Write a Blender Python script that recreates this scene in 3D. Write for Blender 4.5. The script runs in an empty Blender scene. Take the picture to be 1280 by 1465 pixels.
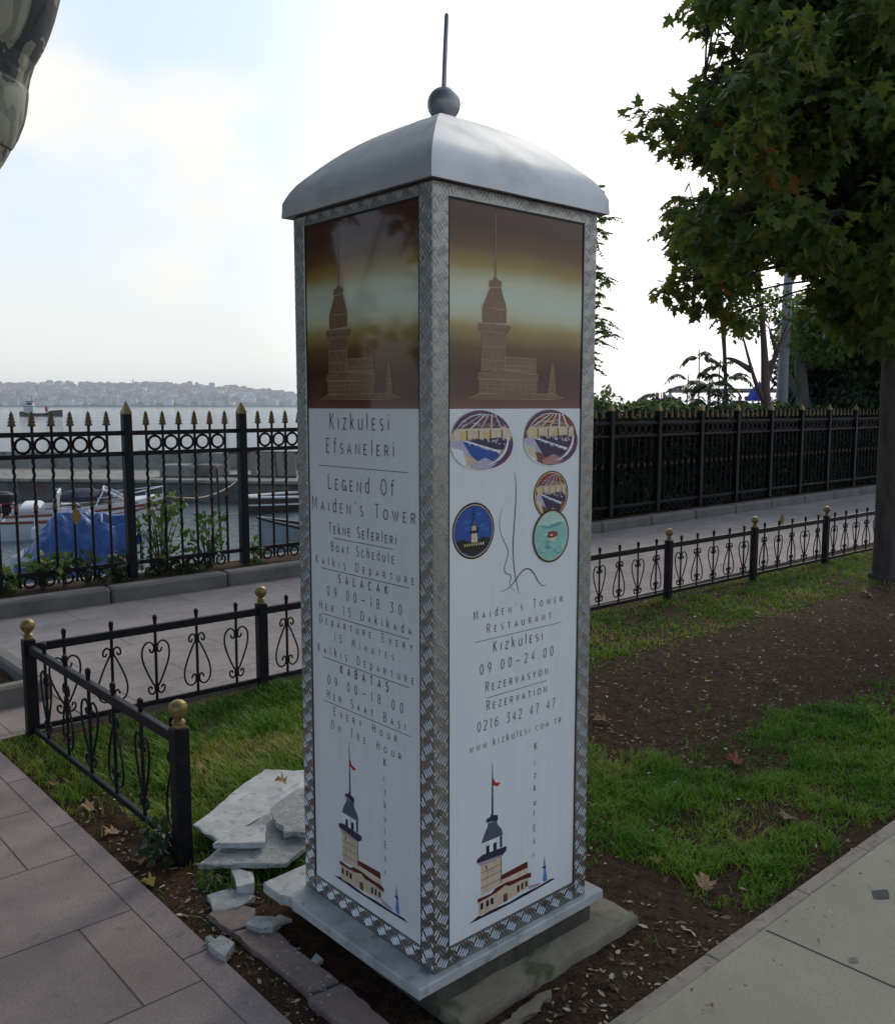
import bpy, math, random
import numpy as np
from mathutils import Vector, Matrix
random.seed(7); RNG = np.random.default_rng(11)
SC = bpy.context.scene
COL = SC.collection
PI = math.pi

# ------------------------------------------------------------------ camera, sky, sun, exposure
EYE = 1.5574
PITCH = 0.1159
cd = bpy.data.cameras.new('camera'); cam = bpy.data.objects.new('camera', cd); COL.objects.link(cam)
cam.location = (0, 0, EYE); cam.rotation_euler = (PI / 2 - PITCH, 0, 0)
cd.sensor_fit = 'HORIZONTAL'; cd.sensor_width = 36; cd.lens = 36 * 1304.3 / 1280
cd.clip_start = 0.05; cd.clip_end = 12000
SC.camera = cam

SUN_EL, SUN_ROT = math.radians(34), math.radians(24)      # hazy sun in front, to the right
w = bpy.data.worlds.new('World'); SC.world = w; w.use_nodes = True
nt = w.node_tree; nt.nodes.clear()
def N_(t, **k):
    n = nt.nodes.new(t)
    for a, b in k.items(): setattr(n, a, b)
    return n
out = N_('ShaderNodeOutputWorld'); bg = N_('ShaderNodeBackground'); bg.inputs['Strength'].default_value = 0.138
sky = N_('ShaderNodeTexSky', sky_type='NISHITA'); sky.sun_disc = False
sky.sun_elevation = SUN_EL; sky.sun_rotation = SUN_ROT; sky.air_density = 1.0; sky.dust_density = 2.2; sky.ozone_density = 1.5
L = nt.links.new
def mix_(f, a, b_):
    m_ = N_('ShaderNodeMix', data_type='RGBA')
    for k_, v_ in (('Factor', f), ('A', a), ('B', b_)):
        if isinstance(v_, (tuple, float)): m_.inputs[k_].default_value = v_ if isinstance(v_, float) else (*v_, 1)
        else: L(v_, m_.inputs[k_])
    return m_.outputs['Result']
def rng_(src, a, b_, c, d, smooth=True):
    m_ = N_('ShaderNodeMapRange'); m_.interpolation_type = 'SMOOTHSTEP' if smooth else 'LINEAR'
    for k_, v_ in (('From Min', a), ('From Max', b_), ('To Min', c), ('To Max', d)): m_.inputs[k_].default_value = v_
    L(src, m_.inputs['Value']); return m_.outputs[0]
def mul_(a, b_):
    m_ = N_('ShaderNodeMath', operation='MULTIPLY'); L(a, m_.inputs[0]); L(b_, m_.inputs[1]); return m_.outputs[0]
tc = N_('ShaderNodeTexCoord'); sep = N_('ShaderNodeSeparateXYZ'); L(tc.outputs['Generated'], sep.inputs[0])
dot = N_('ShaderNodeVectorMath', operation='DOT_PRODUCT'); dot.inputs[1].default_value = (math.sin(SUN_ROT), math.cos(SUN_ROT), .15); L(tc.outputs['Generated'], dot.inputs[0])
veil = rng_(dot.outputs['Value'], -.15, .95, .0, .80)                  # thin bright veil on the sun's side of the sky
c0 = mix_(veil, sky.outputs[0], (3.9, 4.65, 5.4))
mp = N_('ShaderNodeMapping'); mp.inputs['Scale'].default_value = (1.0, 1.0, 1.5); mp.inputs['Location'].default_value = (.35, .1, .22); L(tc.outputs['Generated'], mp.inputs['Vector'])
nz = N_('ShaderNodeTexNoise'); nz.inputs['Scale'].default_value = 2.6; nz.inputs['Detail'].default_value = 9; nz.inputs['Roughness'].default_value = .5; L(mp.outputs[0], nz.inputs['Vector'])
cloud = rng_(nz.outputs['Fac'], .47, .60, 0, 1)
c1 = mix_(mul_(cloud, rng_(dot.outputs['Value'], -.3, .7, .2, .9)), c0, (5.6, 5.45, 5.1))
hor = rng_(sep.outputs['Z'], .0, .30, .85, 0)
c2 = mix_(mul_(hor, rng_(dot.outputs['Value'], -.4, .7, .25, 1.0)), c1, (5.3, 5.2, 4.85))
glow = rng_(dot.outputs['Value'], .80, 1.0, 0, 1)
c3_ = mix_(glow, c2, (9.4, 9.2, 8.8))
L(c3_, bg.inputs['Color']); L(bg.outputs[0], out.inputs['Surface'])

sl = bpy.data.lights.new('sun', 'SUN'); sl.energy = 0.95; sl.angle = math.radians(14); sl.color = (1, .92, .80)
so = bpy.data.objects.new('sun', sl); COL.objects.link(so)
sd = Vector((math.sin(SUN_ROT) * math.cos(SUN_EL), math.cos(SUN_ROT) * math.cos(SUN_EL), math.sin(SUN_EL)))
so.rotation_euler = sd.to_track_quat('Z', 'Y').to_euler(); so.location = (3, 6, 12)
SC.view_settings.view_transform = 'Standard'; SC.view_settings.look = 'None'
SC.view_settings.exposure = 0.46; SC.view_settings.gamma = 1.0; SC.view_settings.use_curve_mapping = False
SC.cycles.volume_bounces = 1; SC.cycles.max_bounces = 8; SC.cycles.transparent_max_bounces = 16

# ------------------------------------------------------------------ frames: the kiosk, fences and paths share one direction
ANG = 0.7272
NX, NY = -0.03474, 2.19108                                   # near corner of the kiosk
CA, SA = math.cos(ANG), math.sin(ANG)
def K(t, s, z=0.0): return Vector((NX + t * CA - s * SA, NY + t * SA + s * CA, z))
FWD = Vector((0, math.cos(PITCH), -math.sin(PITCH))); UPV = Vector((0, math.sin(PITCH), math.cos(PITCH)))
def at(u, v, y):                                             # point in the world at depth y along a sight line
    d = FWD + Vector((1, 0, 0)) * ((u - 640) / 1304.3) - UPV * ((v - 732.5) / 1304.3)
    k = y / d.y
    return Vector((0, 0, EYE)) + d * k
def proj(P):
    d = Vector(P) - Vector((0, 0, EYE)); f = d.dot(FWD)
    return (640 + 1304.3 * d.x / f, 732.5 - 1304.3 * d.dot(UPV) / f, f)

# ------------------------------------------------------------------ objects
BASE = {}
def tag(o, label=None, cat=None, group=None, kind=None):
    if label: o['label'] = label
    if cat: o['category'] = cat
    if group: o['group'] = group
    if kind: o['kind'] = kind
    return o
def thing(name, label, cat, base=(0, 0, 0), rot=0.0, group=None):
    o = bpy.data.objects.new(name, None); COL.objects.link(o); o.empty_display_size = .1
    o.location = base; o.rotation_euler = (0, 0, rot)
    return tag(o, label, cat, group)
class MB:
    def __init__(s): s.v = []; s.f = []; s.m = []; s.mi = 0
    def face(s, idx): s.f.append(tuple(idx)); s.m.append(s.mi)
    def add(s, vs, fs):
        b = len(s.v); s.v += [tuple(p) for p in vs]
        for f in fs: s.face([b + i for i in f])
    def box(s, c, d, M=None):
        x, y, z = [q / 2 for q in d]; vs = []
        for p in ((-x, -y, -z), (x, -y, -z), (x, y, -z), (-x, y, -z), (-x, -y, z), (x, -y, z), (x, y, z), (-x, y, z)):
            p = Vector(p)
            if M is not None: p = M @ p
            vs.append(p + Vector(c))
        s.add(vs, [(0, 3, 2, 1), (4, 5, 6, 7), (0, 1, 5, 4), (1, 2, 6, 5), (2, 3, 7, 6), (3, 0, 4, 7)])
    def bbox(s, c, d, b=.004, M=None):                        # box with chamfered edges
        x, y, z = [q / 2 for q in d]; vs = []
        def ring(xx, yy, zz, bb): return [(-xx + bb, -yy, zz), (xx - bb, -yy, zz), (xx, -yy + bb, zz), (xx, yy - bb, zz), (xx - bb, yy, zz), (-xx + bb, yy, zz), (-xx, yy - bb, zz), (-xx, -yy + bb, zz)]
        rings = [ring(x - b, y - b, -z, b), ring(x, y, -z + b, b), ring(x, y, z - b, b), ring(x - b, y - b, z, b)]
        for r in rings: vs += r
        vs = [(M @ Vector(p) if M is not None else Vector(p)) + Vector(c) for p in vs]
        fs = [tuple(range(7, -1, -1)), tuple(range(24, 32))]
        for k in range(3):
            for i in range(8): fs.append((k * 8 + i, k * 8 + (i + 1) % 8, k * 8 + 8 + (i + 1) % 8, k * 8 + 8 + i))
        s.add(vs, fs)
    def lathe(s, prof, c=(0, 0, 0), n=16, M=None):
        vs = []; fs = []
        for r, z in prof:
            for i in range(n):
                p = Vector((r * math.cos(2 * PI * i / n), r * math.sin(2 * PI * i / n), z))
                if M is not None: p = M @ p
                vs.append(p + Vector(c))
        m = len(prof)
        for k in range(m - 1):
            for i in range(n): fs.append((k * n + i, k * n + (i + 1) % n, (k + 1) * n + (i + 1) % n, (k + 1) * n + i))
        fs.append(tuple(range(n - 1, -1, -1))); fs.append(tuple(range((m - 1) * n, m * n)))
        s.add(vs, fs)
    def tube(s, P, r, n=6, cap=True):
        P = [Vector(p) for p in P]
        if len(P) < 2: return
        rr = r if hasattr(r, '__len__') else [r] * len(P)
        vs = []; fs = []; ref = None
        for k, p in enumerate(P):
            d = (P[min(k + 1, len(P) - 1)] - P[max(k - 1, 0)])
            if d.length < 1e-9: d = Vector((0, 0, 1))
            d.normalize()
            if ref is None: ref = d.orthogonal().normalized()
            ref = (ref - d * ref.dot(d));
            if ref.length < 1e-6: ref = d.orthogonal()
            ref.normalize(); q = d.cross(ref)
            for i in range(n):
                a = 2 * PI * i / n; vs.append(p + (ref * math.cos(a) + q * math.sin(a)) * rr[k])
        for k in range(len(P) - 1):
            for i in range(n): fs.append((k * n + i, k * n + (i + 1) % n, (k + 1) * n + (i + 1) % n, (k + 1) * n + i))
        if cap: fs.append(tuple(range(n - 1, -1, -1))); fs.append(tuple(range((len(P) - 1) * n, len(P) * n)))
        s.add(vs, fs)
    def prism(s, poly, f, h0, h1):                            # 2D outline -> solid, f(x, y, h) gives the point
        n = len(poly); vs = [f(x, y, h0) for x, y in poly] + [f(x, y, h1) for x, y in poly]
        fs = [tuple(range(n - 1, -1, -1)), tuple(range(n, 2 * n))] + [(i, (i + 1) % n, n + (i + 1) % n, n + i) for i in range(n)]
        s.add(vs, fs)
    def flat(s, poly, f, h): s.add([f(x, y, h) for x, y in poly], [tuple(range(len(poly)))])
    def build(s, name, mats, parent=None, loc=None, rot=0.0, smooth=False, fixn=True):
        me = bpy.data.meshes.new(name); me.from_pydata([tuple(p) for p in s.v], [], s.f)
        if not isinstance(mats, (list, tuple)): mats = [mats]
        for m in mats: me.materials.append(m)
        if len(mats) > 1: me.polygons.foreach_set('material_index', s.m)
        if fixn:
            import bmesh
            bm = bmesh.new(); bm.from_mesh(me); bmesh.ops.recalc_face_normals(bm, faces=bm.faces); bm.to_mesh(me); bm.free()
        if smooth:
            me.polygons.foreach_set('use_smooth', [True] * len(me.polygons))
            if smooth != 'all': me.set_sharp_from_angle(angle=math.radians(38))
        o = bpy.data.objects.new(name, me); COL.objects.link(o)
        if parent: o.parent = parent
        if loc is not None: o.location = loc
        if rot: o.rotation_euler = (0, 0, rot)
        return o
def spline(P, n=6):
    P = [np.array(p, float) for p in P]; o = []
    for i in range(len(P) - 1):
        a, b, c, d = P[max(i - 1, 0)], P[i], P[i + 1], P[min(i + 2, len(P) - 1)]
        for k in range(n):
            t = k / n; o.append(.5 * ((2 * b) + (-a + c) * t + (2 * a - 5 * b + 4 * c - d) * t * t + (-a + 3 * b - 3 * c + d) * t ** 3))
    o.append(P[-1]); return o

# ------------------------------------------------------------------ materials
def srgb(r, g, b): return tuple((c / 255 / 12.92 if c / 255 <= .04045 else ((c / 255 + .055) / 1.055) ** 2.4) for c in (r, g, b))
def new_mat(name):
    m = bpy.data.materials.new(name); m.use_nodes = True; t = m.node_tree; b = t.nodes['Principled BSDF']
    return m, t, b
def mat(name, c1, c2=None, scale=8, rough=.7, metal=0, bump=0, bscale=None, detail=6, spec=.5, lo=.35, hi=.65, coord='Object', c3=None, s3=40, stretch=None, rvar=0):
    m, t, b = new_mat(name); b.inputs['Roughness'].default_value = rough; b.inputs['Metallic'].default_value = metal
    b.inputs['Specular IOR Level'].default_value = spec
    tcn = t.nodes.new('ShaderNodeTexCoord'); vec = tcn.outputs[coord]
    if stretch:
        mpn = t.nodes.new('ShaderNodeMapping'); mpn.inputs['Scale'].default_value = stretch; t.links.new(vec, mpn.inputs['Vector']); vec = mpn.outputs[0]
    if c2 is None: b.inputs['Base Color'].default_value = (*c1, 1)
    else:
        n = t.nodes.new('ShaderNodeTexNoise'); n.inputs['Scale'].default_value = scale; n.inputs['Detail'].default_value = detail; n.inputs['Roughness'].default_value = .65
        t.links.new(vec, n.inputs['Vector'])
        r = t.nodes.new('ShaderNodeValToRGB'); e = r.color_ramp.elements; e[0].position = lo; e[1].position = hi; e[0].color = (*c1, 1); e[1].color = (*c2, 1)
        t.links.new(n.outputs['Fac'], r.inputs['Fac']); col = r.outputs['Color']
        if rvar:
            q = t.nodes.new('ShaderNodeMapRange'); q.inputs['To Min'].default_value = rough - rvar; q.inputs['To Max'].default_value = rough + rvar
            t.links.new(n.outputs['Fac'], q.inputs['Value']); t.links.new(q.outputs[0], b.inputs['Roughness'])
        if c3:
            n3 = t.nodes.new('ShaderNodeTexNoise'); n3.inputs['Scale'].default_value = s3; n3.inputs['Detail'].default_value = 4; t.links.new(vec, n3.inputs['Vector'])
            r3 = t.nodes.new('ShaderNodeValToRGB'); r3.color_ramp.elements[0].position = .55; r3.color_ramp.elements[1].position = .68; t.links.new(n3.outputs['Fac'], r3.inputs['Fac'])
            x = t.nodes.new('ShaderNodeMix'); x.data_type = 'RGBA'; x.inputs['B'].default_value = (*c3, 1)
            t.links.new(r3.outputs['Color'], x.inputs['Factor']); t.links.new(col, x.inputs['A']); col = x.outputs['Result']
        t.links.new(col, b.inputs['Base Color'])
    if bump:
        n2 = t.nodes.new('ShaderNodeTexNoise'); n2.inputs['Scale'].default_value = bscale or scale * 4; n2.inputs['Detail'].default_value = 8; n2.inputs['Roughness'].default_value = .7
        t.links.new(vec, n2.inputs['Vector'])
        bp = t.nodes.new('ShaderNodeBump'); bp.inputs['Strength'].default_value = bump; bp.inputs['Distance'].default_value = .01
        t.links.new(n2.outputs['Fac'], bp.inputs['Height']); t.links.new(bp.outputs[0], b.inputs['Normal'])
    return m
def leaf_mat(name, cols, transl=.35, rough=.45):
    m, t, b = new_mat(name)
    a = t.nodes.new('ShaderNodeAttribute'); a.attribute_name = 'rnd'
    r = t.nodes.new('ShaderNodeValToRGB'); r.color_ramp.interpolation = 'LINEAR'
    e = r.color_ramp.elements
    while len(e) < len(cols): e.new(.5)
    for k, (p, c) in enumerate(cols): e[k].position = p; e[k].color = (*c, 1)
    t.links.new(a.outputs['Fac'], r.inputs['Fac']); t.links.new(r.outputs['Color'], b.inputs['Base Color'])
    b.inputs['Roughness'].default_value = rough; b.inputs['Specular IOR Level'].default_value = .3
    tr = t.nodes.new('ShaderNodeBsdfTranslucent'); t.links.new(r.outputs['Color'], tr.inputs['Color'])
    ms = t.nodes.new('ShaderNodeMixShader'); ms.inputs[0].default_value = transl
    t.links.new(b.outputs[0], ms.inputs[1]); t.links.new(tr.outputs[0], ms.inputs[2]); t.links.new(ms.outputs[0], t.nodes['Material Output'].inputs['Surface'])
    return m
def tile_mat(name, c1, c2, mortar, bw, rh, off=.5, ang=0.0, bump=.4, msize=.004, shift=(0, 0)):
    m, t, b = new_mat(name); b.inputs['Roughness'].default_value = .78; b.inputs['Specular IOR Level'].default_value = .3
    tcn = t.nodes.new('ShaderNodeTexCoord'); mpn = t.nodes.new('ShaderNodeMapping'); mpn.inputs['Rotation'].default_value = (0, 0, ang); mpn.inputs['Location'].default_value = (*shift, 0)
    t.links.new(tcn.outputs['Object'], mpn.inputs['Vector'])
    br = t.nodes.new('ShaderNodeTexBrick'); br.offset = off; br.inputs['Scale'].default_value = 1; br.inputs['Brick Width'].default_value = bw; br.inputs['Row Height'].default_value = rh
    br.inputs['Mortar Size'].default_value = msize; br.inputs['Mortar Smooth'].default_value = .2; br.inputs['Bias'].default_value = -.1
    br.inputs['Color1'].default_value = (*c1, 1); br.inputs['Color2'].default_value = (*c2, 1); br.inputs['Mortar'].default_value = (*mortar, 1)
    t.links.new(mpn.outputs[0], br.inputs['Vector'])
    n1 = t.nodes.new('ShaderNodeTexNoise'); n1.inputs['Scale'].default_value = 2.2; n1.inputs['Detail'].default_value = 8; n1.inputs['Roughness'].default_value = .7
    n2 = t.nodes.new('ShaderNodeTexNoise'); n2.inputs['Scale'].default_value = 150; n2.inputs['Detail'].default_value = 5; n2.inputs['Roughness'].default_value = .8
    t.links.new(tcn.outputs['Object'], n1.inputs['Vector']); t.links.new(tcn.outputs['Object'], n2.inputs['Vector'])
    m1 = t.nodes.new('ShaderNodeMapRange'); m1.inputs['From Min'].default_value = .3; m1.inputs['From Max'].default_value = .7; m1.inputs['To Min'].default_value = .68; m1.inputs['To Max'].default_value = 1.25; t.links.new(n1.outputs['Fac'], m1.inputs['Value'])
    m2 = t.nodes.new('ShaderNodeMapRange'); m2.inputs['From Min'].default_value = .3; m2.inputs['From Max'].default_value = .7; m2.inputs['To Min'].default_value = .62; m2.inputs['To Max'].default_value = 1.38; t.links.new(n2.outputs['Fac'], m2.inputs['Value'])
    mu = t.nodes.new('ShaderNodeMath'); mu.operation = 'MULTIPLY'; t.links.new(m1.outputs[0], mu.inputs[0]); t.links.new(m2.outputs[0], mu.inputs[1])
    vm = t.nodes.new('ShaderNodeVectorMath'); vm.operation = 'SCALE'; t.links.new(br.outputs['Color'], vm.inputs[0]); t.links.new(mu.outputs[0], vm.inputs['Scale'])
    n4 = t.nodes.new('ShaderNodeTexNoise'); n4.inputs['Scale'].default_value = 19; n4.inputs['Detail'].default_value = 6; t.links.new(tcn.outputs['Object'], n4.inputs['Vector'])
    m4 = t.nodes.new('ShaderNodeMapRange'); m4.inputs['From Min'].default_value = .62; m4.inputs['From Max'].default_value = .72; m4.inputs['To Max'].default_value = .55; t.links.new(n4.outputs['Fac'], m4.inputs['Value'])
    x4 = t.nodes.new('ShaderNodeMix'); x4.data_type = 'RGBA'; x4.inputs['B'].default_value = (c1[0] * .5, c1[1] * .52, c1[2] * .5, 1); t.links.new(m4.outputs[0], x4.inputs['Factor']); t.links.new(vm.outputs[0], x4.inputs['A'])
    t.links.new(x4.outputs['Result'], b.inputs['Base Color'])
    ad = t.nodes.new('ShaderNodeMath'); ad.operation = 'MULTIPLY_ADD'; ad.inputs[1].default_value = -1.0; t.links.new(br.outputs['Fac'], ad.inputs[0])
    s2 = t.nodes.new('ShaderNodeMath'); s2.operation = 'MULTIPLY'; s2.inputs[1].default_value = .25; t.links.new(n2.outputs['Fac'], s2.inputs[0]); t.links.new(s2.outputs[0], ad.inputs[2])
    bp = t.nodes.new('ShaderNodeBump'); bp.inputs['Strength'].default_value = bump; bp.inputs['Distance'].default_value = .006
    t.links.new(ad.outputs[0], bp.inputs['Height']); t.links.new(bp.outputs[0], b.inputs['Normal'])
    return m

M = {}
M['black'] = mat('black_paint', (.004, .004, .006), (.010, .009, .012), 30, rough=.5, bump=.3, bscale=140, spec=.22, c3=(.022, .014, .011), s3=24)
M['oldgold'] = mat('dull_gold_paint', (.15, .10, .04), (.085, .055, .022), 60, rough=.5, metal=.4)
M['gold'] = mat('gold_paint', (.30, .215, .075), (.17, .12, .045), 60, rough=.42, metal=.55, bump=.2, bscale=150)
M['plate'] = mat('tread_plate', (.26, .255, .243), (.36, .355, .34), 10, rough=.36, metal=.9, bump=.10, bscale=260, c3=(.18, .175, .16), s3=20, rvar=.06)
M['bar'] = mat('tread_bar', (.74, .735, .72), (.88, .875, .86), 40, rough=.33, metal=.85)  # raised bars polished by wear; pale colour also stands in for their glints
M['roofmetal'] = mat('brushed_steel', (.54, .56, .585), (.68, .69, .71), 5, rough=.58, metal=.5, bump=.05, bscale=18, c3=(.50, .505, .51), s3=7, rvar=.08)
M['darkmetal'] = mat('dull_steel', (.30, .30, .32), (.42, .42, .44), 18, rough=.45, metal=.85)
M['seal'] = mat('black_seal', (.012, .012, .014), rough=.6)
M['ink'] = mat('printed_ink', (.018, .022, .035), rough=.4)
M['marble'] = mat('grey_marble', (.34, .345, .34), (.55, .555, .55), 9, rough=.6, bump=.25, bscale=60, c3=(.27, .265, .25), s3=24, detail=10)
M['marble2'] = mat('rough_marble', (.27, .275, .27), (.46, .465, .455), 22, rough=.8, bump=.6, bscale=70, c3=(.16, .16, .14), s3=90, detail=10)
M['concrete_moss'] = mat('mossy_concrete', (.175, .145, .098), (.285, .245, .175), 9, rough=.9, bump=.5, bscale=80, c3=(.085, .09, .042), s3=9, detail=10)
M['plinthmortar'] = mat('dark_mortar', (.04, .033, .025), (.09, .078, .06), 14, rough=.95, bump=.6, bscale=60)
M['redstone'] = mat('red_kerb_stone', (.19, .128, .112), (.26, .190, .170), 12, rough=.85, bump=.35, bscale=90, c3=(.25, .21, .195), s3=30)
M['soil'] = mat('soil', (.026, .0138, .0076), (.088, .051, .031), 26, rough=.98, bump=1.0, bscale=70, detail=12, c3=(.15, .098, .064), s3=170, spec=.1)
M['concrete'] = mat('path_concrete', (.34, .29, .208), (.43, .37, .272), 1.6, rough=.82, bump=.25, bscale=220, detail=14, c3=(.31, .265, .195), s3=130)
M['kerb'] = mat('kerb_stone', (.13, .118, .108), (.20, .18, .165), 4, rough=.85, bump=.3, bscale=90)
M['tiles'] = tile_mat('pavement_tiles', (.285, .222, .205), (.235, .188, .175), (.085, .066, .060), .72, .47, .5, shift=(-.17, -.05), msize=.0035)
M['promtiles'] = tile_mat('promenade_tiles', (.285, .25, .242), (.27, .236, .228), (.11, .098, .095), .9, .45, .5)
M['bordertile'] = tile_mat('border_tiles', (.265, .212, .205), (.243, .196, .19), (.07, .058, .055), .54, .5, 0, ang=PI / 2, shift=(.1, .25))
M['asphaltsoil'] = M['soil']

# ------------------------------------------------------------------ ground, paths, water
def noise2(x, y, seed=0, oct=4):
    r = np.zeros_like(x); amp = 1.0; tot = 0
    for o in range(oct):
        g = np.random.default_rng(seed + o * 13).random((64, 64)); xi = np.floor(x).astype(int); yi = np.floor(y).astype(int)
        fx = x - xi; fy = y - yi; fx = fx * fx * (3 - 2 * fx); fy = fy * fy * (3 - 2 * fy)
        a = g[xi % 64, yi % 64]; b = g[(xi + 1) % 64, yi % 64]; c = g[xi % 64, (yi + 1) % 64]; d = g[(xi + 1) % 64, (yi + 1) % 64]
        r += amp * ((a * (1 - fx) + b * fx) * (1 - fy) + (c * (1 - fx) + d * fx) * fy); tot += amp; amp *= .5; x = x * 2.03 + 5.1; y = y * 2.03 + 1.7
    return r / tot
KROT = ANG; KLOC = (NX, NY, 0)
def grid_mesh(name, xs, ys, zf, m, kind='structure', smooth=True, loc=KLOC, rot=KROT, parent=None):
    X, Y = np.meshgrid(xs, ys); Z = zf(X, Y); nx, ny = len(xs), len(ys)
    V = np.stack([X, Y, Z], -1).reshape(-1, 3)
    i = np.arange(nx - 1); j = np.arange(ny - 1); I, J = np.meshgrid(i, j); a = (J * nx + I).ravel()
    F = np.stack([a, a + 1, a + 1 + nx, a + nx], -1)
    o = np_mesh(name, V, F, [m], parent=parent, loc=loc, rot=rot, smooth=smooth)
    if kind and not parent: o['kind'] = kind
    return o
def np_mesh(name, V, F, mats, rnd=None, parent=None, loc=None, rot=0.0, smooth=False):
    me = bpy.data.meshes.new(name); k = F.shape[1]; nf = len(F)
    me.vertices.add(len(V)); me.vertices.foreach_set('co', np.ascontiguousarray(V, dtype=np.float32).ravel())
    me.loops.add(nf * k); me.loops.foreach_set('vertex_index', np.ascontiguousarray(F, dtype=np.int32).ravel())
    me.polygons.add(nf); me.polygons.foreach_set('loop_start', np.arange(0, nf * k, k, dtype=np.int32))
    try: me.polygons.foreach_set('loop_total', np.full(nf, k, dtype=np.int32))
    except Exception: pass
    me.polygons.foreach_set('use_smooth', np.full(nf, bool(smooth)))
    if rnd is not None:
        at_ = me.attributes.new('rnd', 'FLOAT', 'FACE'); at_.data.foreach_set('value', np.ascontiguousarray(rnd, dtype=np.float32))
    for m in mats: me.materials.append(m)
    me.update(calc_edges=True)
    o = bpy.data.objects.new(name, me); COL.objects.link(o)
    if parent: o.parent = parent
    if loc is not None: o.location = loc
    if rot: o.rotation_euler = (0, 0, rot)
    return o
def soil_z(t, s):
    z = -.022 + .03 * (noise2(t * 1.7 + 9, s * 1.7 + 4, 3) - .35) + .012 * (noise2(t * 9 + 3, s * 9 + 1, 5) - .5)
    e = np.minimum(np.minimum(t + .30, s + .32), 2.80 - s); e = np.clip(e / .12, 0, 1)
    z = z * e + (1 - e) * -.018
    d = np.hypot(np.maximum(np.abs(t - .33) - .42, 0), np.maximum(np.abs(s - .32) - .40, 0))
    return np.minimum(z, -.012 + d * .12)
def frange(a, b, st): return np.arange(a, b + st * .5, st)
def sheet(name, polys, z, m, kind='structure'):
    b = MB()
    for p in polys: b.add([(x, y, z) for x, y in p], [tuple(range(len(p)))])
    return tag(b.build(name, m, None, KLOC, KROT, fixn=False), kind=kind)
LANDT = 7.2
sheet('ground', [[(-60, -60), (LANDT, -60), (LANDT, 6.05), (-60, 6.05)], [(LANDT, -60), (90, -60), (90, 9.5), (LANDT, 9.5)]], -.09, M['soil'])
xs = np.concatenate([frange(-.305, 4.2, .02), frange(4.26, 12, .08)]); ys = frange(-.325, 2.79, .02)
grid_mesh('soil', xs, ys, soil_z, M['soil'])
b = MB()
b.prism([(-30, -30), (-.386, -30), (-.386, 2.82), (-.30, 2.82), (60, 2.82), (60, 5.40), (-30, 5.40)], lambda x, y, h: (x, y, h), -.085, 0)
# two overlapping regions share one sheet: left path and promenade
tag(b.build('pavement', M['tiles'], None, KLOC, KROT), kind='structure')
sheet('promenade', [[(.16, 2.821), (59, 2.821), (59, 5.399), (.16, 5.399)]], .004, M['promtiles'])
b = MB(); b.prism([(-.384, -3), (-.30, -3), (-.30, 2.81), (-.384, 2.81)], lambda x, y, h: (x, y, h), -.085, .002)
tag(b.build('path_border', M['bordertile'], None, KLOC, KROT), kind='structure')
b = MB(); b.prism([(-.296, -20), (30, -20), (30, -.372), (-.296, -.372)], lambda x, y, h: (x, y, h), -.085, 0)
tag(b.build('concrete_path', M['concrete'], None, KLOC, KROT), kind='structure')
b = MB(); j_ = MB(); j_.prism([(.98, -.38), (.986, -.38), (1.06, -3.2), (1.052, -3.2)], lambda x, y, h: (x, y, h), -.01, .0012); tag(j_.build('path_joint', mat('joint_dark', (.05, .045, .04)), None, KLOC, KROT), kind='structure')
b = MB(); bx_ = -.29
while bx_ < 14:
    ln = random.uniform(.42, .62); b.bbox((bx_ + ln / 2, -.345 + random.uniform(-.004, .004), -.042), (ln - .0015, .05, .085), .004); bx_ += ln
M['edge'] = mat('path_edge', (.30, .245, .19), (.385, .325, .25), 9, rough=.85, bump=.4, bscale=90, c3=(.24, .195, .155), s3=26)
tag(b.build('path_edging', M['edge'], None, KLOC, KROT), kind='structure')
# kerb in front of the sea fence, in blocks; soil strip behind it
b = MB(); x = -14.0
while x < 40:
    ln = 1.02; b.bbox((x + ln / 2, 5.485, .005), (ln - .012, .16, .24), .018); x += ln
b.bbox((15, 5.415 + .15, -.03), (60, .02, .1), .002)
tag(b.build('kerb', M['kerb'], None, KLOC, KROT), kind='structure')
grid_mesh('planting_strip', frange(-14, 40, .12), frange(5.56, 6.06, .05), lambda t, s: .10 + .04 * (noise2(t * 4 + 60, s * 4, 9) - .5), M['soil'])
M['seawall'] = mat('sea_wall', (.16, .15, .13), (.26, .25, .22), 2.5, rough=.9, bump=.5, bscale=14, c3=(.09, .085, .07), s3=5)
b = MB(); b.box((-26.4, 6.10, -1.2), (67.2, .12, 2.6)); b.box((48.7, 9.56, -1.2), (83, .12, 2.2)); b.box((7.16, 7.83, -1.2), (.1, 3.36, 2.2))
tag(b.build('sea_wall', M['seawall'], None, KLOC, KROT), kind='structure')
# bed across the path at the far left
t0 = thing('raised_bed', 'kerb-edged planting bed of bare soil at the far left of the path', 'planting bed', K(-3, 3.8), KROT)
b = MB()
for c, d in (((.99, -.47, .03), (4.31, .09, .16)), ((3.10, -.02, .03), (.09, .81, .16)), ((.99, .43, .03), (4.31, .09, .16))): b.bbox(c, d, .015)
b.build('kerb', M['kerb'], t0)
grid_mesh('bed_soil', frange(-1.1, 3.05, .06), frange(-.42, .38, .04), lambda x, y: .05 + .05 * (noise2(x * 5 + 40, y * 5 + 20, 4) - .5), M['soil'], parent=t0, loc=None, rot=0)

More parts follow.
